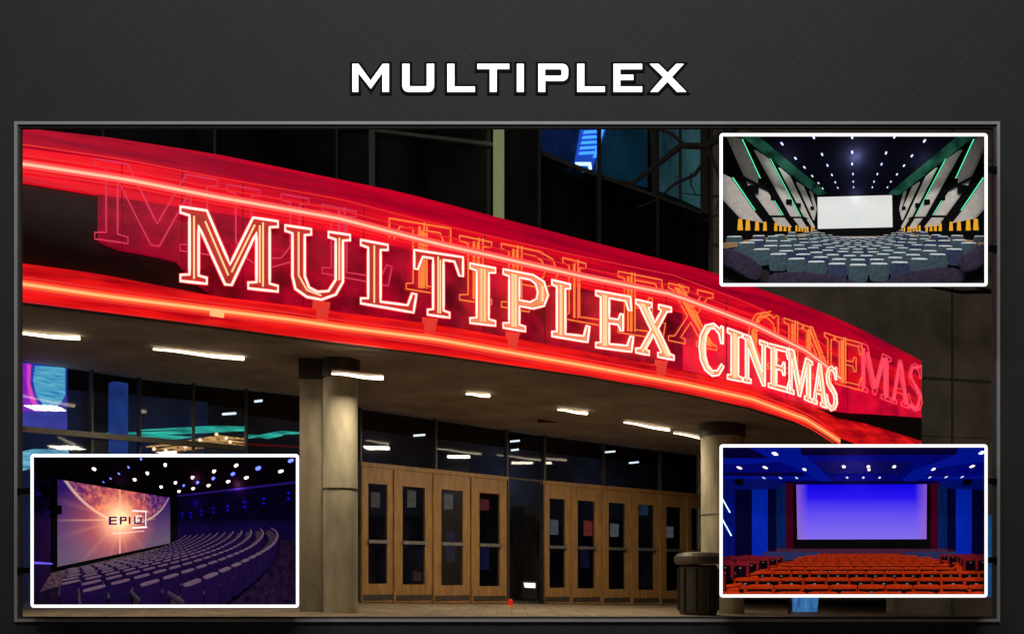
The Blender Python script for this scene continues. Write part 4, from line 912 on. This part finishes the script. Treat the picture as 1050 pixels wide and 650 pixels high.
cpoly(B3, [(700, 414), (880, 414), (880, 440), (700, 440)], 36, .3, 'stage_step', mat('blue_grey_step', 0), r3)
B3.put(grid(MB(), (-20, -4.0, 7), (20, -4.0, 7), (20, -2.2, 45), (-20, -2.2, 45), 4, 4), 'floor', mat('red_aud_floor', (.03, .01, .03), .9), r3)
# ceiling slabs
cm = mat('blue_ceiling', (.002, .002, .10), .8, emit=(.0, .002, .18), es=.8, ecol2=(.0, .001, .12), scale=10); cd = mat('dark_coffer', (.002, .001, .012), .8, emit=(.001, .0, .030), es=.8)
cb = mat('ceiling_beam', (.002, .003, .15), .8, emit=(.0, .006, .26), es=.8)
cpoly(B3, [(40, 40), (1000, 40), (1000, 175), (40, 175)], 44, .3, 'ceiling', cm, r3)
for pts, m_, c in (([(40, 40), (130, 40), (215, 82), (40, 82)], cd, 30), ([(325, 40), (890, 40), (880, 70), (335, 72)], cd, 30), ([(52, 134), (345, 136), (340, 144), (52, 144)], cd, 35), ([(372, 96), (720, 96), (690, 138), (420, 138)], mat('navy_coffer', (.006, .006, .12), .8, emit=(.0, .001, .07), es=.8), 36),
                   ([(130, 40), (325, 40), (350, 78), (395, 118), (440, 165), (395, 165), (300, 112), (215, 82)], cb, 33), ([(960, 40), (890, 40), (865, 78), (720, 130), (690, 165), (735, 165), (820, 118), (1000, 90), (1000, 40)], cb, 33),
                   ([(40, 82), (215, 82), (250, 98), (40, 106)], cb, 34), ([(335, 72), (880, 70), (860, 92), (372, 94)], cm, 34), ([(40, 148), (420, 152), (420, 158), (40, 156)], cb, 36), ([(690, 152), (1000, 148), (1000, 156), (690, 158)], cb, 36),
                   ([(40, 156), (190, 158), (275, 170), (240, 192), (40, 196)], bw, 28), ([(1000, 156), (900, 158), (818, 170), (850, 190), (1000, 196)], bw, 28), ([(240, 166), (850, 166), (850, 173), (240, 173)], bd, 42)):
    cpoly(B3, pts, c, .25, 'ceiling_panel', m_, r3)
nb = lamp_mat('pale_blue_neon', (.45, .70, 1), 2.2)
for i, (x0, y0, x1, y1) in enumerate(((45, 212, 81, 276), (45, 284, 86, 358))):
    o = B3.put(MB().tube([B3.at(x0, y0, 27), B3.at(x1, y1, 27)], .055, 6), 'wall_neon', nb)
    tag(o, 'slanting pale blue neon strip on the left blue wall, %s one' % ('upper', 'lower')[i], 'neon light', 'slanting neon strips')
    light('neon_light', 'POINT', B3.m(B3.at(x1+4, y1-20, 26)), .004, (.1, .2, 1), .004)
wl3 = lamp_mat('warm_downlight', (1, .93, .85), 2.0); wl4 = lamp_mat('cool_downlight', (.6, .65, .85), 1.0)
for i, (U, V, w_) in enumerate(((237, 66, 14), (975, 62, 14), (110, 116, 10), (202, 115, 10), (342, 122, 9), (482, 112, 9), (570, 112, 9), (572, 123, 7), (662, 112, 9), (802, 121, 9), (940, 111, 10), (197, 152, 6), (256, 152, 6), (314, 152, 6), (494, 151, 6), (552, 151, 6), (610, 151, 6), (789, 150, 6), (847, 149, 6), (904, 149, 6))):
    o = disc(B3, U, V, 26.5 if V < 130 else 33, w_*.2, wl3 if i < 11 else wl4, 'ceiling_downlight', None, 10, 3.2)
    if o: tag(o, 'small white downlight in the blue ceiling, %s counted from the front row of lights' % ORD[i], 'downlight', 'downlights of the blue ceiling')
for x in (115, 917):
    o = B3.put(MB().box(B3.at(x, 170, 27).x-.3, B3.at(x, 170, 27).x+.3, B3.at(x, 170, 27).y-.2, B3.at(x, 170, 27).y+.25, 26.6, 27.2), 'wall_speaker', tblack)
    tag(o, 'black speaker on the %s blue soffit of the red seated auditorium' % ('left' if x < 500 else 'right'), 'speaker')
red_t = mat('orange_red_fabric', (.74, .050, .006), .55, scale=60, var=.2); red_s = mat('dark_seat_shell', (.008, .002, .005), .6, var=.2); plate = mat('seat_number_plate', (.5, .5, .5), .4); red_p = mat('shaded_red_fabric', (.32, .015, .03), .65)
def seat3(a_, c, b_, ang, s_=1):
    M_ = Matrix.Translation((a_, b_, c)) @ Matrix.Rotation(ang, 4, 'Y') @ Matrix.Scale(s_, 4)
    top = MB(); add_rbox(top, (0, -.08, 0), (.95, .16, .17), M_, bev=.28)
    for sd in (-1, 1): top.box(sd*.455-.015, sd*.455+.015, -.7, -.15, -.13, .0, 0, M_)
    sh = MB(); add_rbox(sh, (0, -.47, .0), (.88, .62, .2), M_, bev=.1)
    pl = MB(); pl.box(-.055, .055, -.27, -.23, -.125, -.10, 0, M_)
    st = MB(); add_rbox(st, (0, -.75, .35), (.8, .2, .6), M_, bev=.2)
    for sd in (-1, 1): st.box(sd*.5-.035, sd*.5+.035, -.55, -.47, .05, .6, 0, M_)
    return top, sh, pl, st
n3 = ('headrest', 'back_shell', 'number_plate', 'seat'); m3 = [red_t, red_s, plate, red_t]
R3 = [(8.55, 0, 20), (10.0, 0, 20), (12.0, .12, 20), (14.7, .5, 20), (17.0, .0, 8.2), (19.5, .5, 8), (22, .0, 8), (25, .5, 8), (28.5, 0, 8), (32, .5, 7.2), (36, 0, 5.5)]
for ri, (c, o_, lim) in enumerate(R3):
    pitch = .97 if ri > 1 else .98; b_ = -1.5
    lo = {0: -9, 1: -4.55, 2: -4.9, 3: -5.2, 4: -4.8, 5: -5.2, 6: -5.2, 7: -5.6, 8: -6, 9: -6, 10: -5.2}[ri]; hi = {0: 9, 1: 9, 2: 9, 3: 9, 4: 5.9, 5: 5.6, 6: 5.6, 7: 6.3, 8: 6.7, 9: 6.5, 10: 5.4}[ri]
    k = 0; a_ = lo+o_*.2
    while a_ <= hi:
        if vis(B3, (a_, b_, c), pitch*1000/c/Z3*.5):
            lab = 'orange red seat, %s from left in the %s nearest centre row' % (ordw(k), ORD[ri]); k += 1
            seat_thing(B3, seat3(a_, c, b_, 0), ri < 3, lab, 'orange red seats in the centre block', m3, (a_, b_-.9, c), n3)
        a_ += pitch
for ri in range(6):     # left block, angled
    for j in range(6):
        c = 10.6+ri*2.9+j*.75; U = 66+ri*34-j*0+j*31-ri*0; 
        xt = [(62, 470), (130, 470), (150, 452), (195, 440), (220, 436), (255, 432)][ri]
        c = [9.4, 12.3, 15, 18.2, 22, 27][ri]; step = 900/c*.72
        U = [40, 130, 168, 208, 240, 262][ri]-j*step; V = [480, 452, 446, 438, 434, 432][ri]-j*1.2
        if U < 20: continue
        p = B3.at(U-5, V, c+j*.3)
        lab = 'darker red seat of the angled left block, %s from the aisle in its %s row' % (ORD[j], ORD[ri])
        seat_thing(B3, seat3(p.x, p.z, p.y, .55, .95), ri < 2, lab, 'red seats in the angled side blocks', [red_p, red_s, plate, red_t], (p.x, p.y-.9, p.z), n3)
for ri in range(4):
    for j in range(5):
        c = [15.5, 18.5, 22.5, 27][ri]; step = 900/c*.75
        U = [925, 910, 865, 835][ri]+j*step; V = [436, 429, 425, 424][ri]-j*.5
        if U > 1000: continue
        p = B3.at(U, V, c+j*.3)
        lab = 'darker red seat of the angled right block, %s from the aisle in its %s row' % (ORD[j], ORD[ri])
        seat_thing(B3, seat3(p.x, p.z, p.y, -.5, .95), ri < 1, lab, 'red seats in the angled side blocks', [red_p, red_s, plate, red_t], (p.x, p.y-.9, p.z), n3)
light('red_aud_fill', 'POINT', B3.m((0, 3.8, 13)), .55, (1, .60, .45), .01)  # added warm fill to brighten the red seats, sources unseen
light('red_aud_fill', 'POINT', B3.m((-4.5, 3.4, 14)), .10, (1, .5, .3), .01)
light('red_aud_fill', 'POINT', B3.m((4.5, 3.4, 14)), .10, (1, .5, .3), .01)
light('red_aud_fill', 'POINT', B3.m((0, 5, 26)), .05, (.9, .35, .7), .01)

# ---- lower left: violet auditorium seen from the side
Z2 = 3.5
B2 = Box((34.5, 468.5, 303.5, 619.5), 1.02, 12, 530, (525, 264), 'white bordered picture box with the violet auditorium and planet screen, lower left', 'violet auditorium', Z2, (20, 455))
r2 = thing('auditorium', P(170, 619, YF+.05), 'model auditorium in violet light with a huge angled screen', 'auditorium')
E1 = Vector((.647, 0, .762)); E2 = Vector((-.762, 0, .647)); RS = Vector((.28, 0, 10)); LS = RS-E1*6.32; UPV = Vector((0, 1, 0))
vio = mat('violet_wall', (.010, .003, .075), .7, scale=12, var=.2); viod = mat('dark_violet_ceiling', (.010, .003, .010), .8, scale=12)
def sq(s_, t_, off=0): return LS+E1*(6.32*s_)-E2*off+UPV*(-1.72+3.06*t_)
# back wall
B2.put(MB().hexa([sq(-.02, -.10, -.1), sq(1.14, -.10, -.1), sq(1.14, 1.12, -.1), sq(-.02, 1.12, -.1)], [sq(-.02, -.10, -.3), sq(1.14, -.10, -.3), sq(1.14, 1.12, -.3), sq(-.02, 1.12, -.3)]), 'back_wall', tblack, r2)
R0 = RS+E1*.85
RW = R0-E2*9
B2.put(grid(MB(), R0-UPV*2.6, RW-UPV*2.6, RW+UPV*1.62, R0+UPV*1.62, 8, 2), 'wall', vio, r2)
for hgt, m_ in ((1.50, mat('violet_trim', (.06, .03, .35), .6, emit=(.010, .002, .09), es=.9)),):
    B2.put(MB().hexa([R0+UPV*hgt-E1*.03, RW+UPV*hgt-E1*.03, RW+UPV*(hgt+.1)-E1*.03, R0+UPV*(hgt+.1)-E1*.03], [R0+UPV*hgt, RW+UPV*hgt, RW+UPV*(hgt+.1), R0+UPV*(hgt+.1)]), 'wall_trim', m_, r2)
# ceiling
B2.put(grid(MB(), B2.at(30, 20, 1.6).xz.to_3d() if False else (-6, 1.62, 1.1), (9, 1.62, 1.1), (9, 1.62, 11.6), (-6, 1.62, 11.6), 10, 10), 'ceiling', viod, r2)
lwa = Vector((-.915*3.2, 0, 3.2)); lwb = Vector((-3.93, 0, 5.05))
B2.put(grid(MB(), lwa-UPV*2.6, lwb-UPV*2.6, lwb+UPV*1.62, lwa+UPV*1.62, 3, 2), 'wall', mat('violet_side_wall', (.03, .008, .08), .7, scale=10, stretch=(6, 6, .4), var=.3), r2)
B2.put(MB().hexa([lwa-UPV*.95, lwb-UPV*1.55, lwb-UPV*1.60, lwa-UPV*1.0], [p+Vector((.05, 0, 0)) for p in (lwa-UPV*.95, lwb-UPV*1.55, lwb-UPV*1.60, lwa-UPV*1.0)]), 'light_strip', lamp_mat('violet_blue_led', (.18, .12, 1), .9), r2)
# floor
carp = mat('mauve_carpet', (.28, .16, .20), .9, scale=90, col2=(.05, .02, .04), bump=.1)
carp2 = mat('violet_carpet', (.035, .014, .060), .9, scale=40, col2=(.008, .003, .018))
def fl2(t_, s_): return LS+E1*s_-E2*t_
FB = -1.92
B2.put(grid(MB(), fl2(-.1, -2)+UPV*FB, fl2(-.1, 8)+UPV*FB, fl2(1.3, 8)+UPV*FB, fl2(1.3, -2)+UPV*FB, 10, 4), 'floor', carp, r2)
q0, q1 = fl2(1.3, -2), fl2(1.3, 8); q2, q3 = fl2(9, 8), fl2(9, -2)
mbf = grid(MB(), q0+UPV*FB, q1+UPV*FB, q2+UPV*(FB+7.7*.19), q3+UPV*(FB+7.7*.19), 14, 20)
cutf = []
mbf.f = [f for f in mbf.f if all(mbf.v[i].z > .9 for i in f)]; mbf.mi = [0]*len(mbf.f)
B2.put(mbf, 'raked_floor', carp2, r2)
# screen with its picture
sm = bpy.data.materials.new('planet_picture'); sm.use_nodes = True; nt = sm.node_tree; N = nt.nodes; L = nt.links; bsd = N['Principled BSDF']
uvn = N.new('ShaderNodeUVMap'); sp = N.new('ShaderNodeSeparateXYZ'); L.new(uvn.outputs[0], sp.inputs[0])
def Mth(op, a_, b_=None, c_=None, clamp=False):
    n_ = N.new('ShaderNodeMath'); n_.operation = op; n_.use_clamp = clamp
    for i, x in enumerate((a_, b_, c_)):
        if x is None: continue
        if isinstance(x, (int, float)): n_.inputs[i].default_value = x
        else: L.new(x, n_.inputs[i])
    return n_.outputs[0]
def RGB(c): n_ = N.new('ShaderNodeRGB'); n_.outputs[0].default_value = c; return n_.outputs[0]
def Mixc(f, a_, b_, bt='MIX'):
    n_ = N.new('ShaderNodeMix'); n_.data_type = 'RGBA'; n_.blend_type = bt
    for i, x in ((0, f), (6, a_), (7, b_)):
        if isinstance(x, (int, float)): n_.inputs[i].default_value = x
        elif isinstance(x, tuple): n_.inputs[i].default_value = x
        else: L.new(x, n_.inputs[i])
    return n_.outputs[2]
X_ = Mth('MULTIPLY', sp.outputs['X'], 2.065); T_ = sp.outputs['Y']
def hyp(cx, cy): 
    dx = Mth('SUBTRACT', X_, cx); dy = Mth('SUBTRACT', T_, cy); return Mth('SQRT', Mth('ADD', Mth('MULTIPLY', dx, dx), Mth('MULTIPLY', dy, dy))), dx, dy
dp, _, _ = hyp(1.05, 1.618); inside = Mth('SUBTRACT', 1.148, dp)     # >0 within the planet
df, dx, dy = hyp(.81, .53)
bgc = N.new('ShaderNodeValToRGB'); L.new(T_, bgc.inputs[0]); e = bgc.color_ramp.elements; e[0].color = srgb(112, 88, 120); e[0].position = .1; e[1].color = srgb(45, 18, 105); e[1].position = .9
x = e.new(.4); x.color = srgb(96, 66, 118)
nz = N.new('ShaderNodeTexNoise'); nz.inputs['Scale'].default_value = 9; nz.inputs['Detail'].default_value = 9; nz.inputs['Roughness'].default_value = .7
mpp = N.new('ShaderNodeMapping'); L.new(uvn.outputs[0], mpp.inputs[0]); mpp.inputs['Scale'].default_value = (2.2, 1, 1); mpp.inputs['Rotation'].default_value = (0, 0, .6); L.new(mpp.outputs[0], nz.inputs['Vector'])
plr = N.new('ShaderNodeValToRGB'); L.new(nz.outputs['Fac'], plr.inputs[0]); e = plr.color_ramp.elements; e[0].position = .45; e[0].color = srgb(40, 8, 80); e[1].position = .60; e[1].color = srgb(255, 140, 100)
c_ = Mixc(Mth('MULTIPLY', Mth('MULTIPLY', inside, 80, clamp=True), .9), Mixc(.25, bgc.outputs[0], (0, 0, 0, 1)), Mixc(Mth('MULTIPLY', df, .75, clamp=True), plr.outputs[0], srgb(50, 15, 110)))
rim = Mth('SUBTRACT', 1, Mth('MULTIPLY', Mth('ABSOLUTE', inside), 38), clamp=True)
rimfade = Mth('SUBTRACT', 1.15, Mth('MULTIPLY', df, .62), clamp=True)
c_ = Mixc(Mth('MULTIPLY', rim, rimfade), c_, srgb(255, 214, 190))
g1 = Mth('POWER', Mth('SUBTRACT', 1, Mth('MULTIPLY', df, 1.15), clamp=True), 1.7)
c_ = Mixc(Mth('MULTIPLY', g1, .75), c_, (.16, .01, .01, 1))
c_ = Mixc(Mth('MULTIPLY', g1, 1.0), c_, (1.0, .15, .01, 1), 'ADD')
g2 = Mth('POWER', Mth('SUBTRACT', 1, Mth('MULTIPLY', df, 2.0), clamp=True), 2.0)
c_ = Mixc(Mth('MULTIPLY', g2, 1.3, clamp=True), c_, (1, .8, .45, 1), 'ADD')
ang = Mth('ARCTAN2', dy, dx); ray = Mth('POWER', Mth('ABSOLUTE', Mth('SINE', Mth('ADD', Mth('MULTIPLY', ang, 6.0), .15))), 26)
ray = Mth('MULTIPLY', ray, Mth('POWER', Mth('SUBTRACT', 1, Mth('MULTIPLY', df, 1.15), clamp=True), 1.0))
c_ = Mixc(Mth('MULTIPLY', ray, .28), c_, srgb(255, 170, 120))
hl = Mth('MULTIPLY', Mth('SUBTRACT', 1, Mth('MULTIPLY', Mth('ABSOLUTE', dy), 55), clamp=True), Mth('SUBTRACT', 1, Mth('MULTIPLY', Mth('ABSOLUTE', dx), 1.15), clamp=True))
c_ = Mixc(hl, c_, srgb(255, 200, 160))
vl = Mth('MULTIPLY', Mth('SUBTRACT', 1, Mth('MULTIPLY', Mth('ABSOLUTE', dx), 60), clamp=True), .85)
c_ = Mixc(vl, c_, srgb(255, 205, 165))
L.new(c_, bsd.inputs['Emission Color']); bsd.inputs['Emission Strength'].default_value = 1.05; bsd.inputs['Base Color'].default_value = (.02, .02, .02, 1)
ng = 20; mbs = MB()
for i in range(ng+1):
    for j in range(ng+1): mbs.v.append(B2.m(sq(i/ng, j/ng, .02)))
for i in range(ng):
    for j in range(ng): k = i*(ng+1)+j; mbs.f.append((k, k+ng+1, k+ng+2, k+1)); mbs.mi.append(0)
so = mbs.build('screen', sm, r2); uvl = so.data.uv_layers.new(name='UVMap')
for lp in so.data.loops: k = lp.vertex_index; uvl.data[lp.index].uv = ((k//(ng+1))/ng, (k % (ng+1))/ng)
dkp = mat('screen_letter_dark', (.02, .01, .04), .6, emit=(.035, .012, .08), es=1.0); whp = mat('screen_letter_pale', (.8, .7, .7), .6, emit=(.95, .80, .75), es=1.0)
def sletter(pts, m_, name='screen_letter', off=.05):
    B2.put(MB().hexa([sq(x, y, off) for x, y in pts], [sq(x, y, off-.015) for x, y in pts]), name, m_, r2)
def srect(x0, y0, x1, y1, m_, **k): sletter([(x0, y0), (x1, y0), (x1, y1), (x0, y1)], m_, **k)
ya, yb = .455, .578; hh = .024
for (x0, y0, x1, y1) in ((.30, ya, .318, yb), (.318, ya, .368, ya+hh), (.318, yb-hh, .368, yb), (.318, (ya+yb)/2-hh/2, .362, (ya+yb)/2+hh/2),
                         (.388, ya, .405, yb), (.405, yb-hh, .448, yb), (.432, (ya+yb)/2-.01, .448, yb-hh), (.405, (ya+yb)/2-.014, .448, (ya+yb)/2+.01), (.468, ya, .486, yb)):
    srect(x0, y0, x1, y1, dkp)
for (x0, y0, x1, y1, m_) in ((.50, .66, .66, .69, whp), (.635, .40, .66, .66, dkp), (.64, .42, .652, .66, whp), (.50, .375, .66, .405, whp), (.52, .48, .535, .58, dkp), (.52, .455, .60, .48, dkp), (.585, .48, .60, .58, dkp), (.535, .48, .55, .60, whp), (.55, .575, .60, .60, whp), (.55, .505, .575, .525, whp)):
    srect(x0, y0, x1, y1, m_, off=.07 if m_ is whp else .06)
for k in range(14): srect(.33+k*.022, .315, .345+k*.022, .325, whp)
# lamps
for i, (U, V) in enumerate(((523, 73), (780, 75), (265, 88), (700, 96), (942, 96), (458, 103), (622, 118), (817, 119), (412, 126), (751, 133), (560, 137), (680, 147), (508, 152), (624, 158), (573, 168))):
    c = 1.62*530/(264-V)*.98; o = disc(B2, U, V, c, 5.5, lamp_mat('violet_aud_lamp', (1, .92, .82), 2.2), 'ceiling_spotlight')
    if o: tag(o, 'warm white ceiling spotlight of the violet auditorium, %s counting down from the top' % ORD[i], 'spotlight', 'white spotlights of the violet auditorium')
for i, (U, V, r_) in enumerate(((978, 58, 6), (860, 85, 7), (768, 106, 5.5), (697, 122, 5), (640, 137, 4.5), (590, 148, 3.5), (435, 52, 3), (390, 82, 3), (355, 105, 2.6), (325, 123, 2.2), (300, 136, 2))):
    c = 1.62*530/(264-V)*.97; o = disc(B2, U, V, c, r_, lamp_mat('violet_blue_spot', (.12, .16, 1), 2.4), 'blue_ceiling_spot')
    if o: tag(o, 'blue ceiling spot of the violet auditorium, %s counting from the right' % ORD[i], 'spotlight', 'blue spots of the violet auditorium')
    if i < 5: light('blue_spot_light', 'POINT', B2.m(B2.at(U, V+5, c*.93)), .006, (.12, .08, 1), .002)
sconce = mat('sconce_black', (.01, .01, .015), .5)
for i, (U, V) in enumerate(((965, 187), (878, 205), (809, 217), (749, 230), (699, 238), (656, 246), (618, 254), (587, 256))):
    k = (U-525)/530; t_ = (k*R0.z-R0.x)/(.762+k*.647); pz = R0-E2*t_; c = pz.z; b_ = (264-V)/530*c
    w_ = .07; pc_ = Vector((pz.x, b_, pz.z))-E1*.05
    mb_ = MB().hexa([pc_+E2*w_-UPV*.04, pc_-E2*w_-UPV*.04, pc_-E2*w_+UPV*.04, pc_+E2*w_+UPV*.04], [p-E1*.05 for p in (pc_+E2*w_-UPV*.04, pc_-E2*w_-UPV*.04, pc_-E2*w_+UPV*.04, pc_+E2*w_+UPV*.04)])
    o = B2.put(mb_, 'wall_sconce', sconce)
    if o: tag(o, 'small black wall sconce throwing blue light, %s from the right on the violet wall' % ORD[i], 'wall light', 'sconces on the violet wall')
    for sg_ in (1, -1): light('sconce_light', 'POINT', B2.m(pc_-E1*.08+UPV*.12*sg_), .012 if i < 4 else .006, (.08, .04, 1), .0015)
for i, (U, V) in enumerate(((57, 105), (77, 175), (108, 240))):
    o = disc(B2, U, V, 3.5+i*.4, 3.5, lamp_mat('violet_blue_spot', (.12, .16, 1), 2.4), 'side_spot'); tag(o, 'small blue spot on the left violet wall, %s from the top' % ORD[i], 'spotlight', 'blue spots on the left violet wall')
    light('side_light', 'POINT', B2.m(B2.at(U-3, V+4, 3.2+i*.4)), .006, (.2, .08, 1), .002)
    o = B2.put(MB().box(*(lambda p: (p.x-.02, p.x+.22, p.y-.1, p.y+.16, p.z-.1, p.z+.1))(B2.at(U+8, V, 3.5+i*.4))), 'wall_speaker', tblack); tag(o, 'black speaker cabinet on the left violet wall, %s from the top' % ORD[i], 'speaker', 'speakers on the left violet wall')
# seats on arcs
O2 = RS-E1*3.16+E2*10
vf = mat('violet_fabric', (.020, .006, .075), .8, scale=50, var=.25); vt = mat('mauve_top', (.24, .14, .23), .7, var=.2); vs_ = mat('seat_metal', (.09, .06, .09), .5, .3)
def seat2(p, b_, ang, s_):
    M_ = Matrix.Translation((p.x, b_, p.z)) @ Matrix.Rotation(ang, 4, 'Y')
    bk = MB(); add_rbox(bk, (0, -.19*s_, 0), (.25*s_, .38*s_, .075*s_), M_, bev=.16)
    tp = MB(); add_rbox(tp, (0, .0*s_, .0), (.22*s_, .02*s_, .06*s_), M_, bev=.25)
    st = MB(); add_rbox(st, (0, -.26*s_, .13*s_), (.21*s_, .08*s_, .2*s_), M_, bev=.2)
    for sd in (-1, 1): st.box(sd*.135*s_-.01*s_, sd*.135*s_+.01*s_, -.15*s_, -.12*s_, -.02*s_, .2*s_, 0, M_)
    return bk, tp, st
cand = []
RHO0 = (Vector((.221, 0, 1.3))-O2).length
for ri in range(12):
    rho = RHO0-.40*ri; fb_ = -.58-.088*ri
    pitch = .27+.006*ri
    ph = -math.radians(30)
    k0 = int(math.radians(75)*rho/pitch)
    row = []
    for j in range(k0):
        phi = -math.radians(31)+j*pitch/rho+(.4*pitch/rho if ri % 2 else 0)
        # direction from O: towards the audience (-E2), rotated by phi towards E1
        d = (-E2)*math.cos(phi)+E1*math.sin(phi); p = O2+d*rho
        if p.z < 1.15: continue
        b_ = fb_+max(0, phi+.05)*1.0*(.4+ri*.06)
        # keep inside the right wall
        if (p-R0).dot(E1) > -.35: continue
        U = 525+530*p.x/p.z; V = 264-530*b_/p.z
        if ri == 0 and U < 600: continue
        if ri == 1 and U < 440: continue
        if U < 150+max(0, (V-480))*1.4 or U > 1000: continue
        if V > 585: continue
        row.append((p, b_, d, U))
    cand.append(row)
tot = 0
for ri, row in enumerate(cand):
    for j, (p, b_, d, U) in enumerate(row):
        # facing the screen: local +z of the seat (towards screen) is -d
        ang_ = math.atan2(-d.x, -d.z)
        s_ = .95+.02*ri
        lab = 'violet seat, %s from left in the %s nearest curved row' % (ordw(j), ORD[ri])
        tot += seat_thing(B2, seat2(p, b_, ang_, s_), ri < 2, lab, 'violet seats in curved rows', [vf, vt, vs_], (p.x, b_-.35, p.z))
print('seats', cnt1, tot, [len(r) for r in cand])
light('violet_fill', 'POINT', B2.m((.9, 1.2, 4.6)), .04, (1, .50, .72), .01)  # added unseen fill to brighten the violet room
light('violet_fill', 'POINT', B2.m((2.6, 1.2, 5.4)), .06, (1, .55, .75), .01)
light('violet_fill', 'POINT', B2.m((-1.2, .9, 3.8)), .022, (.7, .4, .9), .01)
light('violet_fill', 'POINT', B2.m((.6, 1.1, 2.2)), .006, (.5, .4, 1), .01)
light('violet_fill', 'POINT', B2.m((1.6, .8, 8)), .012, (.2, .1, 1), .01)
# mounting arms that carry the picture boxes on the wall
for bx_ in (B1, B2, B3):
    u0, v0, u1, v1 = bx_.r; right = u0 > 500
    for vv in (v0+35, v1-35):
        k = (YF+DD+.03)/WY
        y0 = YF+DD+.0165; 
        if right: ua, ub = 1000, 1021
        else: ua, ub = 19, 45
        p0 = P(ua, vv-3, WY); p1 = P(ub, vv+3, WY)
        MB().box(p0.x, p1.x, y0, y0+.0045 if False else WY-.0125, p1.z, p0.z).build('bracket', tblack, bx_.frame)

# matt finishes inside the model auditoriums
for n_, m_ in MATS.items():
    if n_ in MATS_BEFORE: continue
    m_.node_tree.nodes['Principled BSDF'].inputs['Specular IOR Level'].default_value = .04
sm.node_tree.nodes['Principled BSDF'].inputs['Specular IOR Level'].default_value = .02
tblack.node_tree.nodes['Principled BSDF'].inputs['Specular IOR Level'].default_value = .03
